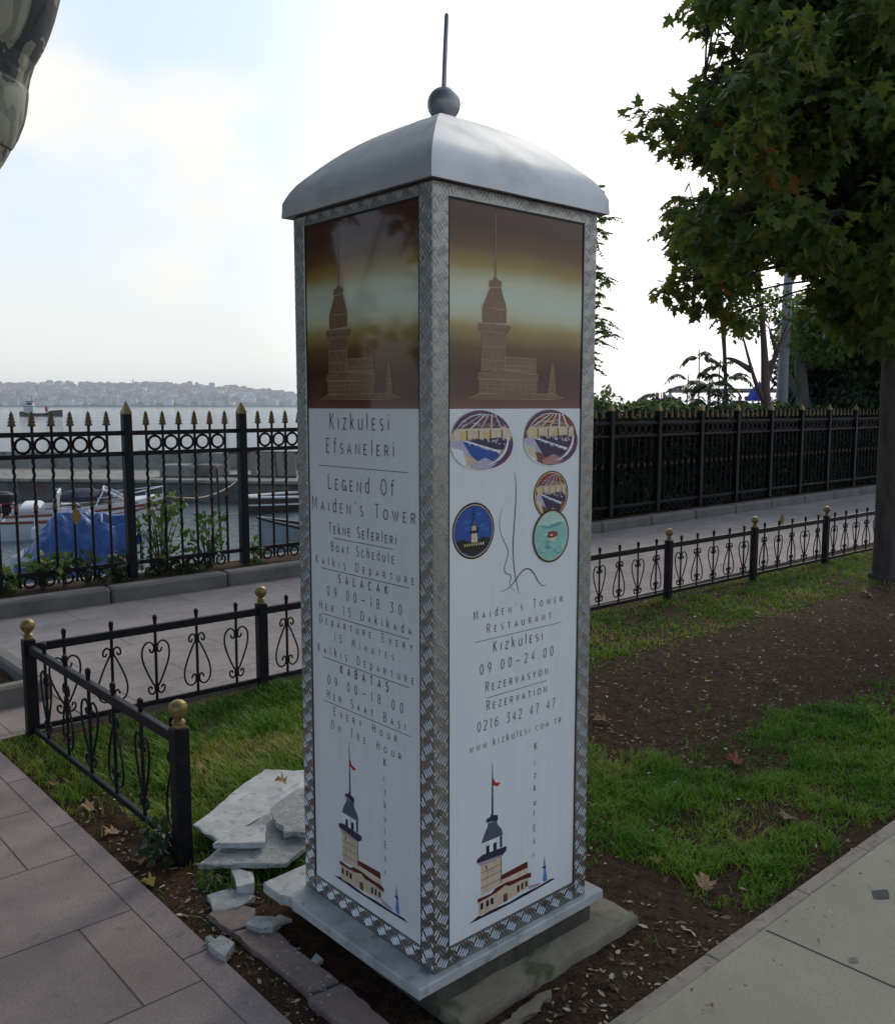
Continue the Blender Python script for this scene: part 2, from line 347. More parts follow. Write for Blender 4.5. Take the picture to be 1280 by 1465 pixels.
WZ = -1.5
m, t, bb = new_mat('sea_water'); bb.inputs['Base Color'].default_value = (.03, .06, .068, 1); bb.inputs['Roughness'].default_value = .03; bb.inputs['IOR'].default_value = 1.7
tcn = t.nodes.new('ShaderNodeTexCoord')
hs = []
for scl, stz, dist in ((.55, (1, 2.6, 1), .07), (4.2, (.8, 2.6, 1), .055)):
    mpn = t.nodes.new('ShaderNodeMapping'); mpn.inputs['Scale'].default_value = stz; mpn.inputs['Rotation'].default_value = (0, 0, .12)
    n = t.nodes.new('ShaderNodeTexNoise'); n.inputs['Scale'].default_value = scl; n.inputs['Detail'].default_value = 5; n.inputs['Distortion'].default_value = .6
    t.links.new(tcn.outputs['Object'], mpn.inputs['Vector']); t.links.new(mpn.outputs[0], n.inputs['Vector'])
    bp = t.nodes.new('ShaderNodeBump'); bp.inputs['Strength'].default_value = 1; bp.inputs['Distance'].default_value = dist
    t.links.new(n.outputs['Fac'], bp.inputs['Height'])
    if hs: t.links.new(hs[-1].outputs[0], bp.inputs['Normal'])
    hs.append(bp)
t.links.new(hs[-1].outputs[0], bb.inputs['Normal']); M['water'] = m
b = MB(); b.add([(-3900, -200, WZ), (3900, -200, WZ), (3900, 3900, WZ), (-3900, 3900, WZ)], [(0, 1, 2, 3)])
tag(b.build('sea', M['water'], fixn=False), kind='structure')

# ------------------------------------------------------------------ the kiosk
KW = .6; ZB = .10; ZP0, ZP1 = .154, 2.052; ZSPLIT = 1.5503; ZE = 2.083; PW = .0517
kio = thing('information_kiosk', 'tall square metal information pillar with printed panels and a domed roof', 'information kiosk', K(0, 0, ZB), KROT)
def LFT(x, z, h): return (-h, KW - x, z - ZB)                # left face, x from the viewer's left; h outward
def RGT(x, z, h): return (x, -h, z - ZB)
def BKL(x, z, h): return (KW + h, x, z - ZB)
def BKR(x, z, h): return (KW - x, KW + h, z - ZB)
def clipseg(a, b, x0, x1, z0, z1):
    t0, t1 = 0.0, 1.0; dx, dz = b[0] - a[0], b[1] - a[1]
    for p, q in ((-dx, a[0] - x0), (dx, x1 - a[0]), (-dz, a[1] - z0), (dz, z1 - a[1])):
        if abs(p) < 1e-12:
            if q < 0: return None
        else:
            r = q / p
            if p < 0: t0 = max(t0, r)
            else: t1 = min(t1, r)
    if t1 - t0 < .3: return None
    return (a[0] + dx * t0, a[1] + dz * t0), (a[0] + dx * t1, a[1] + dz * t1)
def tread(b, f, x0, x1, z0, z1, ph=0.0):
    c = .0305; m_ = .0016
    i0, i1 = int(x0 / c) - 1, int(x1 / c) + 2; j0, j1 = int(z0 / c) - 1, int(z1 / c) + 2
    for i in range(i0, i1):
        for j in range(j0, j1):
            cx, cz = (i + ph) * c, j * c; sg = 1 if (i + j) % 2 else -1; an = math.radians(54) * sg
            dx, dz = math.cos(an), math.sin(an); px, pz = math.cos(math.radians(32) * -sg), math.sin(math.radians(32) * -sg)
            for k in (-1.5, -.5, .5, 1.5):
                mx_, mz = cx + px * k * .0092, cz + pz * k * .0092; hl = .0140
                sgm = clipseg((mx_ - dx * hl, mz - dz * hl), (mx_ + dx * hl, mz + dz * hl), x0 + m_, x1 - m_, z0 + m_, z1 - m_)
                if not sgm: continue
                (ax, az), (ex, ez) = sgm; ux, uz = ex - ax, ez - az; l = math.hypot(ux, uz); ux /= l; uz /= l; nx, nz_ = -uz, ux; wd = .00135; hh = .0020
                def p(s_, w_, h_): return f(ax + ux * l * s_ + nx * w_, az + uz * l * s_ + nz_ * w_, h_)
                b.add([p(0, 0, -.0002), p(.25, wd, -.0002), p(.75, wd, -.0002), p(1, 0, -.0002), p(.75, -wd, -.0002), p(.25, -wd, -.0002), p(.25, 0, hh), p(.75, 0, hh)],
                      [(0, 6, 1), (1, 6, 7, 2), (2, 7, 3), (3, 7, 4), (4, 7, 6, 5), (5, 6, 0)])
# posts (square tube) with raised tread pattern on the faces one can see
ztop = ZE - .001
def post(cx, cy, faces):
    b = MB(); b.bbox((cx, cy, (ztop - ZB) / 2), (PW, PW, ztop - ZB), .0022)
    b.mi = 1
    for f, x0, x1 in faces: tread(b, f, x0, x1, ZB + .003, ztop - .002)
    return b.build('corner_post', [M['plate'], M['bar']], kio)
post(PW / 2, PW / 2, [(LFT, KW - PW, KW), (RGT, 0, PW)])
post(PW / 2, KW - PW / 2, [(LFT, 0, PW)]); post(KW - PW / 2, PW / 2, [(RGT, KW - PW, KW)]); post(KW - PW / 2, KW - PW / 2, [])
for f, vis in ((LFT, 1), (RGT, 1), (BKL, 0), (BKR, 0)):
    for z0, z1, nm in ((ZB + .001, ZP0, 'bottom_rail'), (ZP1, ztop - .001, 'top_rail')):
        b = MB(); ins = .0016
        b.prism([(PW + .0005, z0), (KW - PW - .0005, z0), (KW - PW - .0005, z1), (PW + .0005, z1)], f, -.03, -ins)
        b.mi = 1
        if vis: tread(b, lambda x, z, h, f=f: f(x, z, h - ins), PW + .002, KW - PW - .002, z0 + .002, z1 - .001, .37)
        b.build(nm, [M['plate'], M['bar']], kio)
# --- panels
m, t, bb = new_mat('sepia_print'); bb.inputs['Roughness'].default_value = .05; bb.inputs['Specular IOR Level'].default_value = .38
tcn = t.nodes.new('ShaderNodeTexCoord'); sx = t.nodes.new('ShaderNodeSeparateXYZ'); t.links.new(tcn.outputs['Object'], sx.inputs[0])
n = t.nodes.new('ShaderNodeTexNoise'); n.inputs['Scale'].default_value = 5; n.inputs['Detail'].default_value = 6; t.links.new(tcn.outputs['Object'], n.inputs['Vector'])
mr = t.nodes.new('ShaderNodeMapRange'); mr.inputs['From Min'].default_value = ZSPLIT - ZB; mr.inputs['From Max'].default_value = ZP1 - ZB; t.links.new(sx.outputs['Z'], mr.inputs['Value'])
ma = t.nodes.new('ShaderNodeMath'); ma.operation = 'MULTIPLY_ADD'; ma.inputs[1].default_value = .07; t.links.new(n.outputs['Fac'], ma.inputs[0]); t.links.new(mr.outputs[0], ma.inputs[2])
r = t.nodes.new('ShaderNodeValToRGB'); e = r.color_ramp.elements
stops = [(0.03, (.20, .085, .07)), (.10, (.11, .045, .035)), (.22, (.085, .035, .025)), (.34, (.16, .085, .03)), (.44, (.40, .30, .11)), (.50, (.62, .60, .40)), (.57, (.62, .68, .55)), (.66, (.60, .60, .42)), (.74, (.36, .25, .07)), (.83, (.15, .075, .03)), (.93, (.085, .032, .022)), (1.0, (.10, .04, .03))]
while len(e) < len(stops): e.new(.5)
for k, (p, c) in enumerate(stops): e[k].position = p; e[k].color = (*c, 1)
t.links.new(ma.outputs[0], r.inputs['Fac']); t.links.new(r.outputs['Color'], bb.inputs['Base Color']); M['sepia'] = m
M['panel'] = mat('white_print_panel', (.77, .775, .775), (.815, .815, .81), 5, rough=.2, spec=.5, stretch=(4, 4, .5), rvar=.06, c3=(.76, .762, .758), s3=14, detail=10)
M['sepialine'] = mat('sepia_line_print', (.42, .30, .18), rough=.25); M['sepiafill'] = mat('sepia_tower_print', (.17, .095, .05), (.22, .13, .07), 60, rough=.15)
INK = {'beige': (.60, .46, .33), 'beige2': (.66, .52, .38), 'maroon': (.11, .012, .012), 'navy': (.02, .022, .045), 'slate': (.075, .085, .115), 'white': (.72, .74, .74), 'red': (.50, .012, .018), 'blue': (.10, .22, .50), 'pink': (.42, .30, .36),
       'purple': (.10, .035, .09), 'cream': (.62, .52, .36), 'brown': (.16, .07, .035), 'deepblue': (.012, .07, .30), 'midblue': (.02, .13, .42), 'black': (.01, .01, .012), 'teal': (.25, .50, .44), 'teal2': (.10, .32, .32), 'rose': (.40, .20, .18), 'dkpurple': (.035, .02, .07), 'gold': (.65, .48, .16), 'lav': (.45, .40, .52), 'redbrown': (.25, .035, .02), 'ltgreen': (.45, .60, .50)}
INK = {k: v for k, v in INK.items()}
INKM = {k: mat('print_' + k, c, tuple(min(1, q * 1.25) for q in c), 40, rough=.28) for k, c in INK.items()}
# --- a light, narrow stroke alphabet: tall capitals, small capitals for most small letters
def arc(cx, cy, rx, ry, a0, a1, n=14): return [(cx + rx * math.cos(math.radians(a0 + (a1 - a0) * i / n)), cy + ry * math.sin(math.radians(a0 + (a1 - a0) * i / n))) for i in range(n + 1)]
def cap(ch, w=None):
    D = {'A': .5, 'B': .42, 'C': .48, 'D': .5, 'E': .36, 'F': .34, 'G': .5, 'H': .46, 'I': .08, 'J': .3, 'K': .42, 'L': .34, 'M': .6, 'N': .5, 'O': .54, 'P': .4, 'R': .42, 'S': .36, 'T': .42, 'U': .46, 'V': .46, 'W': .72, 'Y': .44, 'Z': .42}
    w = D[ch]; o = []
    if ch == 'A': o = [[(0, 0), (w / 2, 1), (w, 0)], [(w * .18, .33), (w * .82, .33)]]
    if ch == 'B': o = [[(0, 0), (0, 1), (w * .5, 1)] + arc(w * .5, .77, w * .4, .23, 90, -90) + [(0, .54)], [(w * .5, .54)] + arc(w * .5, .27, w * .5, .27, 90, -90) + [(0, 0)]]
    if ch == 'C': o = [arc(w * .55, .5, w * .55, .5, 48, 312, 22)]
    if ch == 'D': o = [[(0, 0), (0, 1), (w * .35, 1)] + arc(w * .35, .5, w * .65, .5, 90, -90, 18) + [(0, 0)]]
    if ch == 'E': o = [[(w, 1), (0, 1), (0, 0), (w, 0)], [(0, .52), (w * .85, .52)]]
    if ch == 'F': o = [[(w, 1), (0, 1), (0, 0)], [(0, .52), (w * .85, .52)]]
    if ch == 'G': o = [arc(w * .55, .5, w * .55, .5, 48, 345, 22), [(w * .55, .42), (w * 1.08, .42), (w * 1.08, -.12)]]
    if ch == 'H': o = [[(0, 0), (0, 1)], [(w, 0), (w, 1)], [(0, .52), (w, .52)]]
    if ch == 'I': o = [[(w / 2, 0), (w / 2, 1)]]
    if ch == 'K': o = [[(0, 0), (0, 1)], [(w * .95, 1), (0, .45)], [(w * .2, .57), (w, 0)]]
    if ch == 'L': o = [[(0, 1), (0, 0), (w, 0)]]
    if ch == 'M': o = [[(0, 0), (w * .1, 1), (w * .5, .15), (w * .9, 1), (w, 0)]]
    if ch == 'N': o = [[(0, 0), (0, 1), (w, 0), (w, 1)]]
    if ch == 'O': o = [arc(w / 2, .5, w / 2, .5, 0, 360, 26)]
    if ch == 'P': o = [[(0, 0), (0, 1), (w * .5, 1)] + arc(w * .5, .73, w * .5, .27, 90, -90) + [(0, .46)]]
    if ch == 'R': o = [[(0, 0), (0, 1), (w * .5, 1)] + arc(w * .5, .74, w * .45, .26, 90, -90) + [(0, .48)], [(w * .45, .48), (w, 0)]]
    if ch == 'S': o = [arc(w * .5, .745, w * .46, .255, 50, 270, 12) + arc(w * .5, .245, w * .5, .245, 90, -130, 12)]
    if ch == 'T': o = [[(0, 1), (w, 1)], [(w / 2, 1), (w / 2, 0)]]
    if ch == 'U': o = [[(0, 1), (0, .28)] + arc(w / 2, .28, w / 2, .28, 180, 360) + [(w, 1)]]
    if ch == 'V': o = [[(0, 1), (w / 2, 0), (w, 1)]]
    if ch == 'W': o = [[(0, 1), (w * .25, 0), (w * .5, .9), (w * .75, 0), (w, 1)]]
    if ch == 'Y': o = [[(0, 1), (w / 2, .45), (w, 1)], [(w / 2, .45), (w / 2, 0)]]
    if ch == 'Z': o = [[(0, 1), (w, 1), (0, 0), (w, 0)]]
    return o, w
def glyph(ch):
    xh = .68
    if ch == ' ': return [], .34
    if ch in 'ŞÇ':
        o, w_ = cap('S' if ch == 'Ş' else 'C'); return o + [[(w_ * .5, 0), (w_ * .55, -.1), (w_ * .4, -.2)]], w_
    if ch == 'ş':
        o, w_ = glyph('s'); return o + [[(w_ * .5, 0), (w_ * .58, -.1), (w_ * .35, -.2)]], w_
    if ch.isupper(): return cap(ch)
    w_ = .36
    if ch == 'ı': return [[(.04, 0), (.04, xh)]], .08
    if ch == 'i': return [[(.04, 0), (.04, xh)], [(.04, .86), (.04, .95)]], .08
    if ch == 'l': return [[(.04, 0), (.04, 1.04)]], .08
    if ch == 'd': return [[(w_, 0), (w_, 1.04)], arc(w_ * .55, xh / 2, w_ * .5, xh / 2, 40, 320, 18)], w_
    if ch == 'b': return [[(0, 0), (0, 1.04)], arc(w_ * .45, xh / 2, w_ * .5, xh / 2, 140, -140, 18)], w_
    if ch == 'p': return [[(0, -.28), (0, xh)], arc(w_ * .45, xh / 2, w_ * .5, xh / 2, 140, -140, 18)], w_
    if ch == 'h': return [[(0, 0), (0, 1.04)], [(0, .42)] + arc(w_ * .45, .42, w_ * .45, .26, 150, 0) + [(w_ * .9, 0)]], w_
    if ch == 'k': return [[(0, 0), (0, 1.04)], [(w_ * .9, xh), (0, .28)], [(w_ * .25, .4), (w_, 0)]], w_
    if ch == 'f': return [[(.12, 0), (.12, .86)] + arc(.25, .86, .13, .16, 180, 60, 6), [(0, xh), (.28, xh)]], .3
    if ch in 'acegmnorstuvwyz':
        o, w2 = cap(ch.upper()); q = .86
        return [[(x * q, y * xh) for x, y in s] for s in o], w2 * q
    if ch == '.': return [[(.04, 0), (.04, .06)]], .08
    if ch == "'": return [[(.06, 1.02), (.03, .82)]], .1
    if ch == '—': return [[(0, .42), (.62, .42)]], .62
    w_ = .40
    if ch == '0': return [arc(w_ / 2, .5, w_ / 2, .5, 0, 360, 26)], w_
    if ch == '1': return [[(.02, .86), (.14, 1), (.14, 0)]], .2
    if ch == '2': return [arc(w_ / 2, .74, w_ / 2, .26, 165, -35, 12) + [(0, 0), (w_, 0)]], w_
    if ch == '3': return [[(.02, 1), (w_ * .9, 1), (w_ * .4, .6)] + arc(w_ * .42, .3, w_ * .5, .3, 80, -140, 12)], w_
    if ch == '4': return [[(w_ * .75, 0), (w_ * .75, 1), (0, .3), (w_, .3)]], w_
    if ch == '5': return [[(w_ * .9, 1), (w_ * .15, 1), (w_ * .1, .58)] + arc(w_ * .42, .32, w_ * .5, .32, 120, -140, 14)], w_
    if ch == '6': return [arc(w_ / 2, .3, w_ / 2, .3, 0, 360, 20), [(w_ * .02, .36), (w_ * .2, .75), (w_ * .75, 1)]], w_
    if ch == '7': return [[(0, 1), (w_, 1), (w_ * .3, 0)]], w_
    if ch == '8': return [arc(w_ / 2, .75, w_ * .42, .25, 0, 360, 20), arc(w_ / 2, .26, w_ * .5, .26, 0, 360, 20)], w_
    if ch == '9': return [arc(w_ / 2, .7, w_ / 2, .3, 0, 360, 20), [(w_ * .98, .64), (w_ * .8, .25), (w_ * .25, 0)]], w_
    return [], .3
HT = .0007
def stroke(b, f, P, wd, h=HT):
    P = [p for i, p in enumerate(P) if i == 0 or (abs(p[0] - P[i - 1][0]) + abs(p[1] - P[i - 1][1])) > 1e-6]
    if len(P) < 2: return
    n = len(P); Lf = []; Rt = []
    closed = abs(P[0][0] - P[-1][0]) + abs(P[0][1] - P[-1][1]) < 1e-6
    for i in range(n):
        a = P[i - 1] if i else (P[-2] if closed else P[0]); c = P[i + 1] if i < n - 1 else (P[1] if closed else P[-1]); q = P[i]
        d1 = (q[0] - a[0], q[1] - a[1]); d2 = (c[0] - q[0], c[1] - q[1]); l1 = math.hypot(*d1); l2 = math.hypot(*d2)
        if l1 < 1e-9: d1, l1 = d2, l2
        if l2 < 1e-9: d2, l2 = d1, l1
        n1 = (-d1[1] / l1, d1[0] / l1); n2 = (-d2[1] / l2, d2[0] / l2); mx_, my = n1[0] + n2[0], n1[1] + n2[1]; ml = math.hypot(mx_, my)
        if ml < .35: mx_, my, k = n1[0], n1[1], 1
        else: mx_, my = mx_ / ml, my / ml; k = min(1 / max(mx_ * n1[0] + my * n1[1], .4), 1.8)
        wv = wd[i] if hasattr(wd, '__len__') else wd
        Lf.append((q[0] + mx_ * wv / 2 * k, q[1] + my * wv / 2 * k)); Rt.append((q[0] - mx_ * wv / 2 * k, q[1] - my * wv / 2 * k))
    b.add([f(x, z, h) for x, z in Lf] + [f(x, z, h) for x, z in Rt], [(i, i + 1, n + i + 1, n + i) for i in range(n - 1)])
LINE_PARENT = [None]
def text(b, f, s_, x0, x1, z, hc, wt=.085):
    b = MB()
    G = [glyph(c) for c in s_]; tw = sum(g[1] for g in G) * hc; gap = (x1 - x0 - tw) / max(len(G) - 1, 1); sx_ = 1.0
    if gap < .05 * hc: sx_ = (x1 - x0 - .07 * hc * (len(G) - 1)) / tw; gap = .07 * hc
    x = x0
    for o, w_ in G:
        for st in o: stroke(b, f, [(x + p[0] * hc * sx_, z + p[1] * hc) for p in st], hc * wt)
        x += w_ * hc * sx_ + gap
    b.build('text_line' if len(s_) > 1 else 'letter', M['ink'], LINE_PARENT[0])
def panel(f, name='sign_panel'):
    b = MB(); x0, x1 = PW + .0015, KW - PW - .0015
    b.mi = 0; b.prism([(x0, ZSPLIT), (x1, ZSPLIT), (x1, ZP1 - .001), (x0, ZP1 - .001)], f, -.012, -.0042)
    b.mi = 1; b.prism([(x0, ZP0 + .001), (x1, ZP0 + .001), (x1, ZSPLIT), (x0, ZSPLIT)], f, -.012, -.0042)
    p = b.build(name, [M['sepia'], M['panel']], kio)
    b = MB(); g = .0022
    for q in ([(x0, ZP0 + .001), (x0 + g, ZP0 + .001), (x0 + g, ZP1 - .002), (x0, ZP1 - .002)], [(x1 - g, ZP0 + .001), (x1, ZP0 + .001), (x1, ZP1 - .002), (x1 - g, ZP1 - .002)], [(x0 + g, ZP1 - .005), (x1 - g, ZP1 - .005), (x1 - g, ZP1 - .0015), (x0 + g, ZP1 - .0015)]):
        b.prism(q, f, -.0041, -.0022)
    b.build('seal', M['seal'], p)
    return p
def onp(f): return lambda x, z, h: f(x, z, h - .0042)
pL = panel(LFT); pR = panel(RGT); panel(BKL); panel(BKR)
FL, FR = onp(LFT), onp(RGT)
LINE_PARENT[0] = pL
for s_, x0, x1, z, hc in [('Kızkulesi', .162, .424, 1.4955, .042), ('Efsaneleri', .143, .444, 1.4295, .039), ('Legend Of', .150, .443, 1.329, .040), ("Maiden's Tower", .068, .526, 1.2655, .037),
        ('Tekne Seferleri', .149, .451, 1.205, .029), ('Boat Schedule', .159, .441, 1.1545, .026), ('Kalkış Departure', .082, .521, 1.111, .0235),
        ('09.00—18.30', .136, .471, 1.0245, .0262), ('Her 15 Dakikada', .096, .509, .980, .0245), ('Departure Every', .095, .514, .9385, .0228), ('15 Minutes', .168, .437, .898, .0215),
        ('Kalkış Departure', .085, .519, .8525, .0228), ('09.00—18.00', .132, .474, .765, .0258), ('Her Saat Başı', .128, .484, .7225, .0248), ('Every Hour', .161, .448, .679, .0236), ('On The Hour', .146, .465, .636, .0240)]:
    text(b, FL, s_, x0, x1, z, hc, .074 if hc > .03 else .084)
for s_, x0, x1, z, hc in [('SALACAK', .193, .413, 1.069, .0225), ('KABATAŞ', .196, .413, .810, .0232)]: text(b, FL, s_, x0, x1, z, hc, .13)
for x0, x1, z in [(.103, .50, 1.392), (.172, .439, 1.1915), (.106, .503, 1.0995), (.107, .502, .967), (.109, .501, .8395), (.107, .505, .7108)]: b = MB(); stroke(b, FL, [(x0, z), (x1, z)], .0016); b.build('printed_rule', M['ink'], pL)
for c, z in zip('KızkulEsı', (.6065, .564, .527, .488, .4505, .4135, .3755, .337, .299)): text(b, FL, c, .392, .402, z - .008, .0185 if c != 'K' else .0215, .1)
LINE_PARENT[0] = pR
for s_, x0, x1, z, hc in [("Maiden's Tower", .140, .481, 1.0115, .0225), ('Restaurant', .188, .435, .970, .0235), ('Kızkulesi', .212, .401, .9155, .0285), ('09.00—24.00', .164, .445, .8635, .0262),
        ('Rezervasyon', .184, .424, .8138, .0255), ('Rezervation', .188, .420, .7625, .0250), ('0216 342 47 47', .155, .456, .7107, .0262), ('www.kizkulesi.com.tr', .127, .482, .6607, .0205)]:
    text(b, FR, s_, x0, x1, z, hc, .080)
for x0, x1, z in [(.145, .479, .9525), (.186, .421, .7957)]: b = MB(); stroke(b, FR, [(x0, z), (x1, z)], .0013); b.build('printed_rule', M['ink'], pR)
for c, z in zip('KızkulEsı', (.6133, .5705, .5323, .4948, .453, .4196, .3758, .339, .2995)): text(b, FR, c, .374, .384, z - .008, .0185 if c != 'K' else .0215, .1)
# drawn face line beside the round pictures
b = MB()
def taper(n, w0, w1): return [w0 + (w1 - w0) * math.sin(PI * min(1, i / (n - 1) * 1.0)) for i in range(n)]
for P, w0, w1 in (([(.283, 1.3868), (.2904, 1.3526), (.2895, 1.296), (.2848, 1.2395), (.2817, 1.1826), (.2873, 1.1245), (.2977, 1.0846), (.3062, 1.0582)], .001, .0034),
        ([(.2416, 1.2958), (.2313, 1.2704), (.2327, 1.2366), (.2451, 1.2091), (.2629, 1.1808), (.2589, 1.1584), (.2501, 1.1366), (.254, 1.1209), (.2701, 1.1143), (.2746, 1.103), (.2704, 1.092), (.2787, 1.0755), (.2897, 1.067)], .0008, .0022),
        ([(.2332, 1.0729), (.2652, 1.0781), (.292, 1.0969), (.3137, 1.1155), (.3358, 1.1225), (.3585, 1.1112), (.3817, 1.0814), (.3992, 1.068), (.4149, 1.0683)], .0008, .0034)):
    S = [tuple(p) for p in spline(P, 6)]; stroke(b, FR, S, taper(len(S), w0, w1))
b.build('line_drawing', M['ink'], pR)
# the printed tower emblem at the foot of both panels
TW = [('navy', [(.1256, .1889), (.1607, .1988), (.2276, .1961), (.2793, .1934), (.3265, .1974), (.3995, .1967), (.4497, .1999), (.469, .1938), (.4371, .1919), (.3506, .1883), (.2794, .1869), (.2333, .1866), (.1718, .1881)], 0),
 ('navy', [(.2079, .4711), (.2086, .5835), (.21, .62), (.2125, .5824), (.2151, .4689)], 0), ('teal2', [(.2076, .572), (.2086, .600), (.21, .6205), (.2117, .600), (.2132, .572)], 1),
 ('red', [(.2128, .5708), (.2216, .5551), (.2424, .5488), (.229, .5419), (.2128, .5501)], 1),
 ('slate', [(.1705, .3995), (.1785, .4175), (.1921, .438), (.1948, .4495), (.2282, .4452), (.2311, .4338), (.2471, .4161), (.2512, .3979)], 0),
 ('navy', [(.1876, .4518), (.1892, .4625), (.2019, .4639), (.2084, .4743), (.2151, .466), (.2308, .4611), (.2321, .4461), (.2226, .4457), (.2058, .4502)], 1),
 ('white', [(.1705, .3975), (.2484, .3967), (.2487, .3641), (.1751, .3657)], 0),
 ('black', [(.1881, .3862), (.2002, .3863), (.2004, .3653), (.1882, .3653)], 1), ('black', [(.2147, .3856), (.2281, .3853), (.2283, .3642), (.2149, .3646)], 1), ('navy', [(.2399, .3974), (.2484, .3967), (.2487, .3641), (.2402, .3653)], 1),
 ('navy', [(.1544, .3604), (.175, .3669), (.2659, .3613), (.2649, .3489), (.249, .3394), (.1763, .3478), (.1545, .3504)], 2), ('pink', [(.1545, .3504), (.1763, .3478), (.2489, .3437), (.2461, .3362), (.2095, .3341), (.1681, .3382)], 2),
 ('beige', [(.1681, .3402), (.2461, .3404), (.2468, .27), (.2498, .2604), (.1714, .2514)], 0), ('slate', [(.2441, .340), (.2471, .340), (.2480, .262), (.245, .262)], 1),
 ('maroon', [(.2478, .2837), (.3492, .2876), (.3513, .2693), (.2479, .2696)], 2), ('beige2', [(.2479, .2696), (.3513, .2693), (.3558, .248), (.2481, .2525)], 1),
 ('maroon', [(.1577, .2482), (.2102, .2452), (.2242, .2549), (.267, .2562), (.3021, .2521), (.3497, .2524), (.3649, .2482), (.3651, .2358), (.3259, .2413), (.2788, .2412), (.2613, .2497), (.2272, .241), (.1936, .2388), (.1578, .2377)], 3),
 ('beige', [(.1622, .2375), (.1936, .2386), (.2272, .2405), (.2614, .2490), (.2788, .2408), (.3259, .2410), (.356, .2369), (.3564, .2104), (.3027, .2041), (.2561, .2023), (.1717, .1945), (.1624, .1982)], 2)]
for q in ([(.2547, .2243), (.2703, .2249), (.2705, .2011), (.2549, .2019)], [(.1677, .2318), (.177, .2312), (.1771, .2135), (.1678, .2137)], [(.1892, .232), (.1981, .232), (.1982, .2138), (.1893, .2142)], [(.2059, .232), (.216, .2316), (.2161, .2133), (.206, .2142)], [(.3082, .2303), (.3171, .2305), (.3174, .2117), (.3085, .2115)], [(.3248, .2316), (.3326, .2323), (.3328, .2134), (.3251, .2132)], [(.3416, .2312), (.35, .2312), (.3503, .2148), (.3418, .2144)], [(.1865, .332), (.1905, .332), (.1905, .322), (.1865, .322)]): TW.append(('brown' if q[0][1] < .23 else 'black', q, 4))
TW += [('blue', [(.4194, .2006), (.4148, .2112), (.4204, .2449), (.417, .2595), (.421, .2803), (.4254, .2476), (.4338, .2021)], 1), ('navy', [(.4122, .25), (.4273, .2478), (.4274, .2424), (.4123, .2442)], 2), ('pink', [(.3563, .2126), (.4025, .2045), (.4025, .2001), (.3565, .2015)], 3)]
def decal(par, name, f, items, dx=0.0):
    ks = []
    b = MB()
    for k, P, lv in items:
        if k not in ks: ks.append(k)
        b.mi = ks.index(k); b.flat([(x + dx, z) for x, z in P], f, HT * .5 + lv * .00022)
    return b, ks
for par, f, dx in ((pR, FR, 0), (pL, FL, .022)):
    b, ks = decal(par, 'tower_emblem', f, TW, dx)
    ks.append('navy') if 'navy' not in ks else None; b.mi = ks.index('navy')
    for z in (.317, .296, .274): stroke(b, f, [(.168 + dx, z), (.2462 + dx, z + .001)], .0011, HT * 2)
    for x in (.193, .212): stroke(b, f, [(x + dx, .317), (x + dx, .296)], .0008, HT * 2)
    b.build('tower_emblem', [INKM[k] for k in ks], par)
# the sepia picture of a tower on the upper half
SP = [[(.2077, 1.8774), (.2092, 2.0294), (.2112, 2.0298), (.2127, 1.8779)], [(.1875, 1.8526), (.1886, 1.8673), (.2017, 1.8705), (.2077, 1.8815), (.2186, 1.872), (.232, 1.869), (.231, 1.8541)],
      [(.1653, 1.8007), (.177, 1.8225), (.1917, 1.8508), (.231, 1.8529), (.2342, 1.8396), (.2467, 1.815), (.25, 1.7981)], [(.1653, 1.8007), (.25, 1.8003), (.2491, 1.7659), (.1656, 1.7623)],
      [(.1509, 1.7614), (.2641, 1.7612), (.2661, 1.7518), (.2507, 1.7359), (.1628, 1.7378), (.1509, 1.7476)], [(.1628, 1.7378), (.2476, 1.7357), (.2466, 1.6514), (.1616, 1.645)],
      [(.245, 1.6817), (.3619, 1.6805), (.3625, 1.6411), (.2454, 1.6471)], [(.1498, 1.6256), (.1545, 1.6405), (.1933, 1.6415), (.2145, 1.6497), (.2959, 1.6506), (.3349, 1.6404), (.3692, 1.639), (.3695, 1.6232)],
      [(.1558, 1.6236), (.3648, 1.6232), (.3654, 1.5894), (.156, 1.5876)], [(.1167, 1.5746), (.1548, 1.5888), (.4299, 1.5886), (.4721, 1.5787), (.4302, 1.5739)], [(.4081, 1.5829), (.4216, 1.6606), (.4262, 1.6699), (.432, 1.6587), (.4425, 1.5831)]]
for par, f in ((pR, FR), (pL, FL)):
    b = MB(); b.mi = 0
    for k, P in enumerate(SP): b.flat(P, f, HT * .4 + .0001 * (k % 3))
    b.mi = 1
    for P in SP: stroke(b, f, P + [P[0]], .0012, HT * 1.3)
    for z in (1.7555, 1.742, 1.705, 1.672): stroke(b, f, [(.160, z), (.249, z)], .0012, HT * 1.3)
    for x in (.165, .190, .213, .236): stroke(b, f, [(x, 1.705), (x + (.02 if x < .2 else -.02), 1.672)], .0011, HT * 1.3); stroke(b, f, [(x, 1.672), (x, 1.65)], .001, HT * 1.3)
    for z in (1.66, 1.648): stroke(b, f, [(.247, z), (.362, z)], .0011, HT * 1.3)
    for i in range(9): x = .163 + i * .0235; stroke(b, f, [(x, 1.618), (x, 1.592)], .001, HT * 1.3)
    stroke(b, f, [(.234, 1.592), (.234, 1.622), (.252, 1.637), (.270, 1.622), (.270, 1.592)], .0013, HT * 1.4)
    for z in (1.612, 1.602): stroke(b, f, [(.157, z), (.364, z)], .0007, HT * 1.3)
    for i in range(7): z = 1.592 + i * .011; d = .014 - i * .0017; stroke(b, f, [(.426 - d, z), (.426 + d, z)], .0008, HT * 1.3)
    for i in range(6): x = .155 + .0164 * i; stroke(b, f, [(x + .004, 1.803), (x + .005 + (.21 - x) * .25, 1.84)], .0007, HT * 1.3)
    b.build('tower_picture', [M['sepiafill'], M['sepialine']], par)
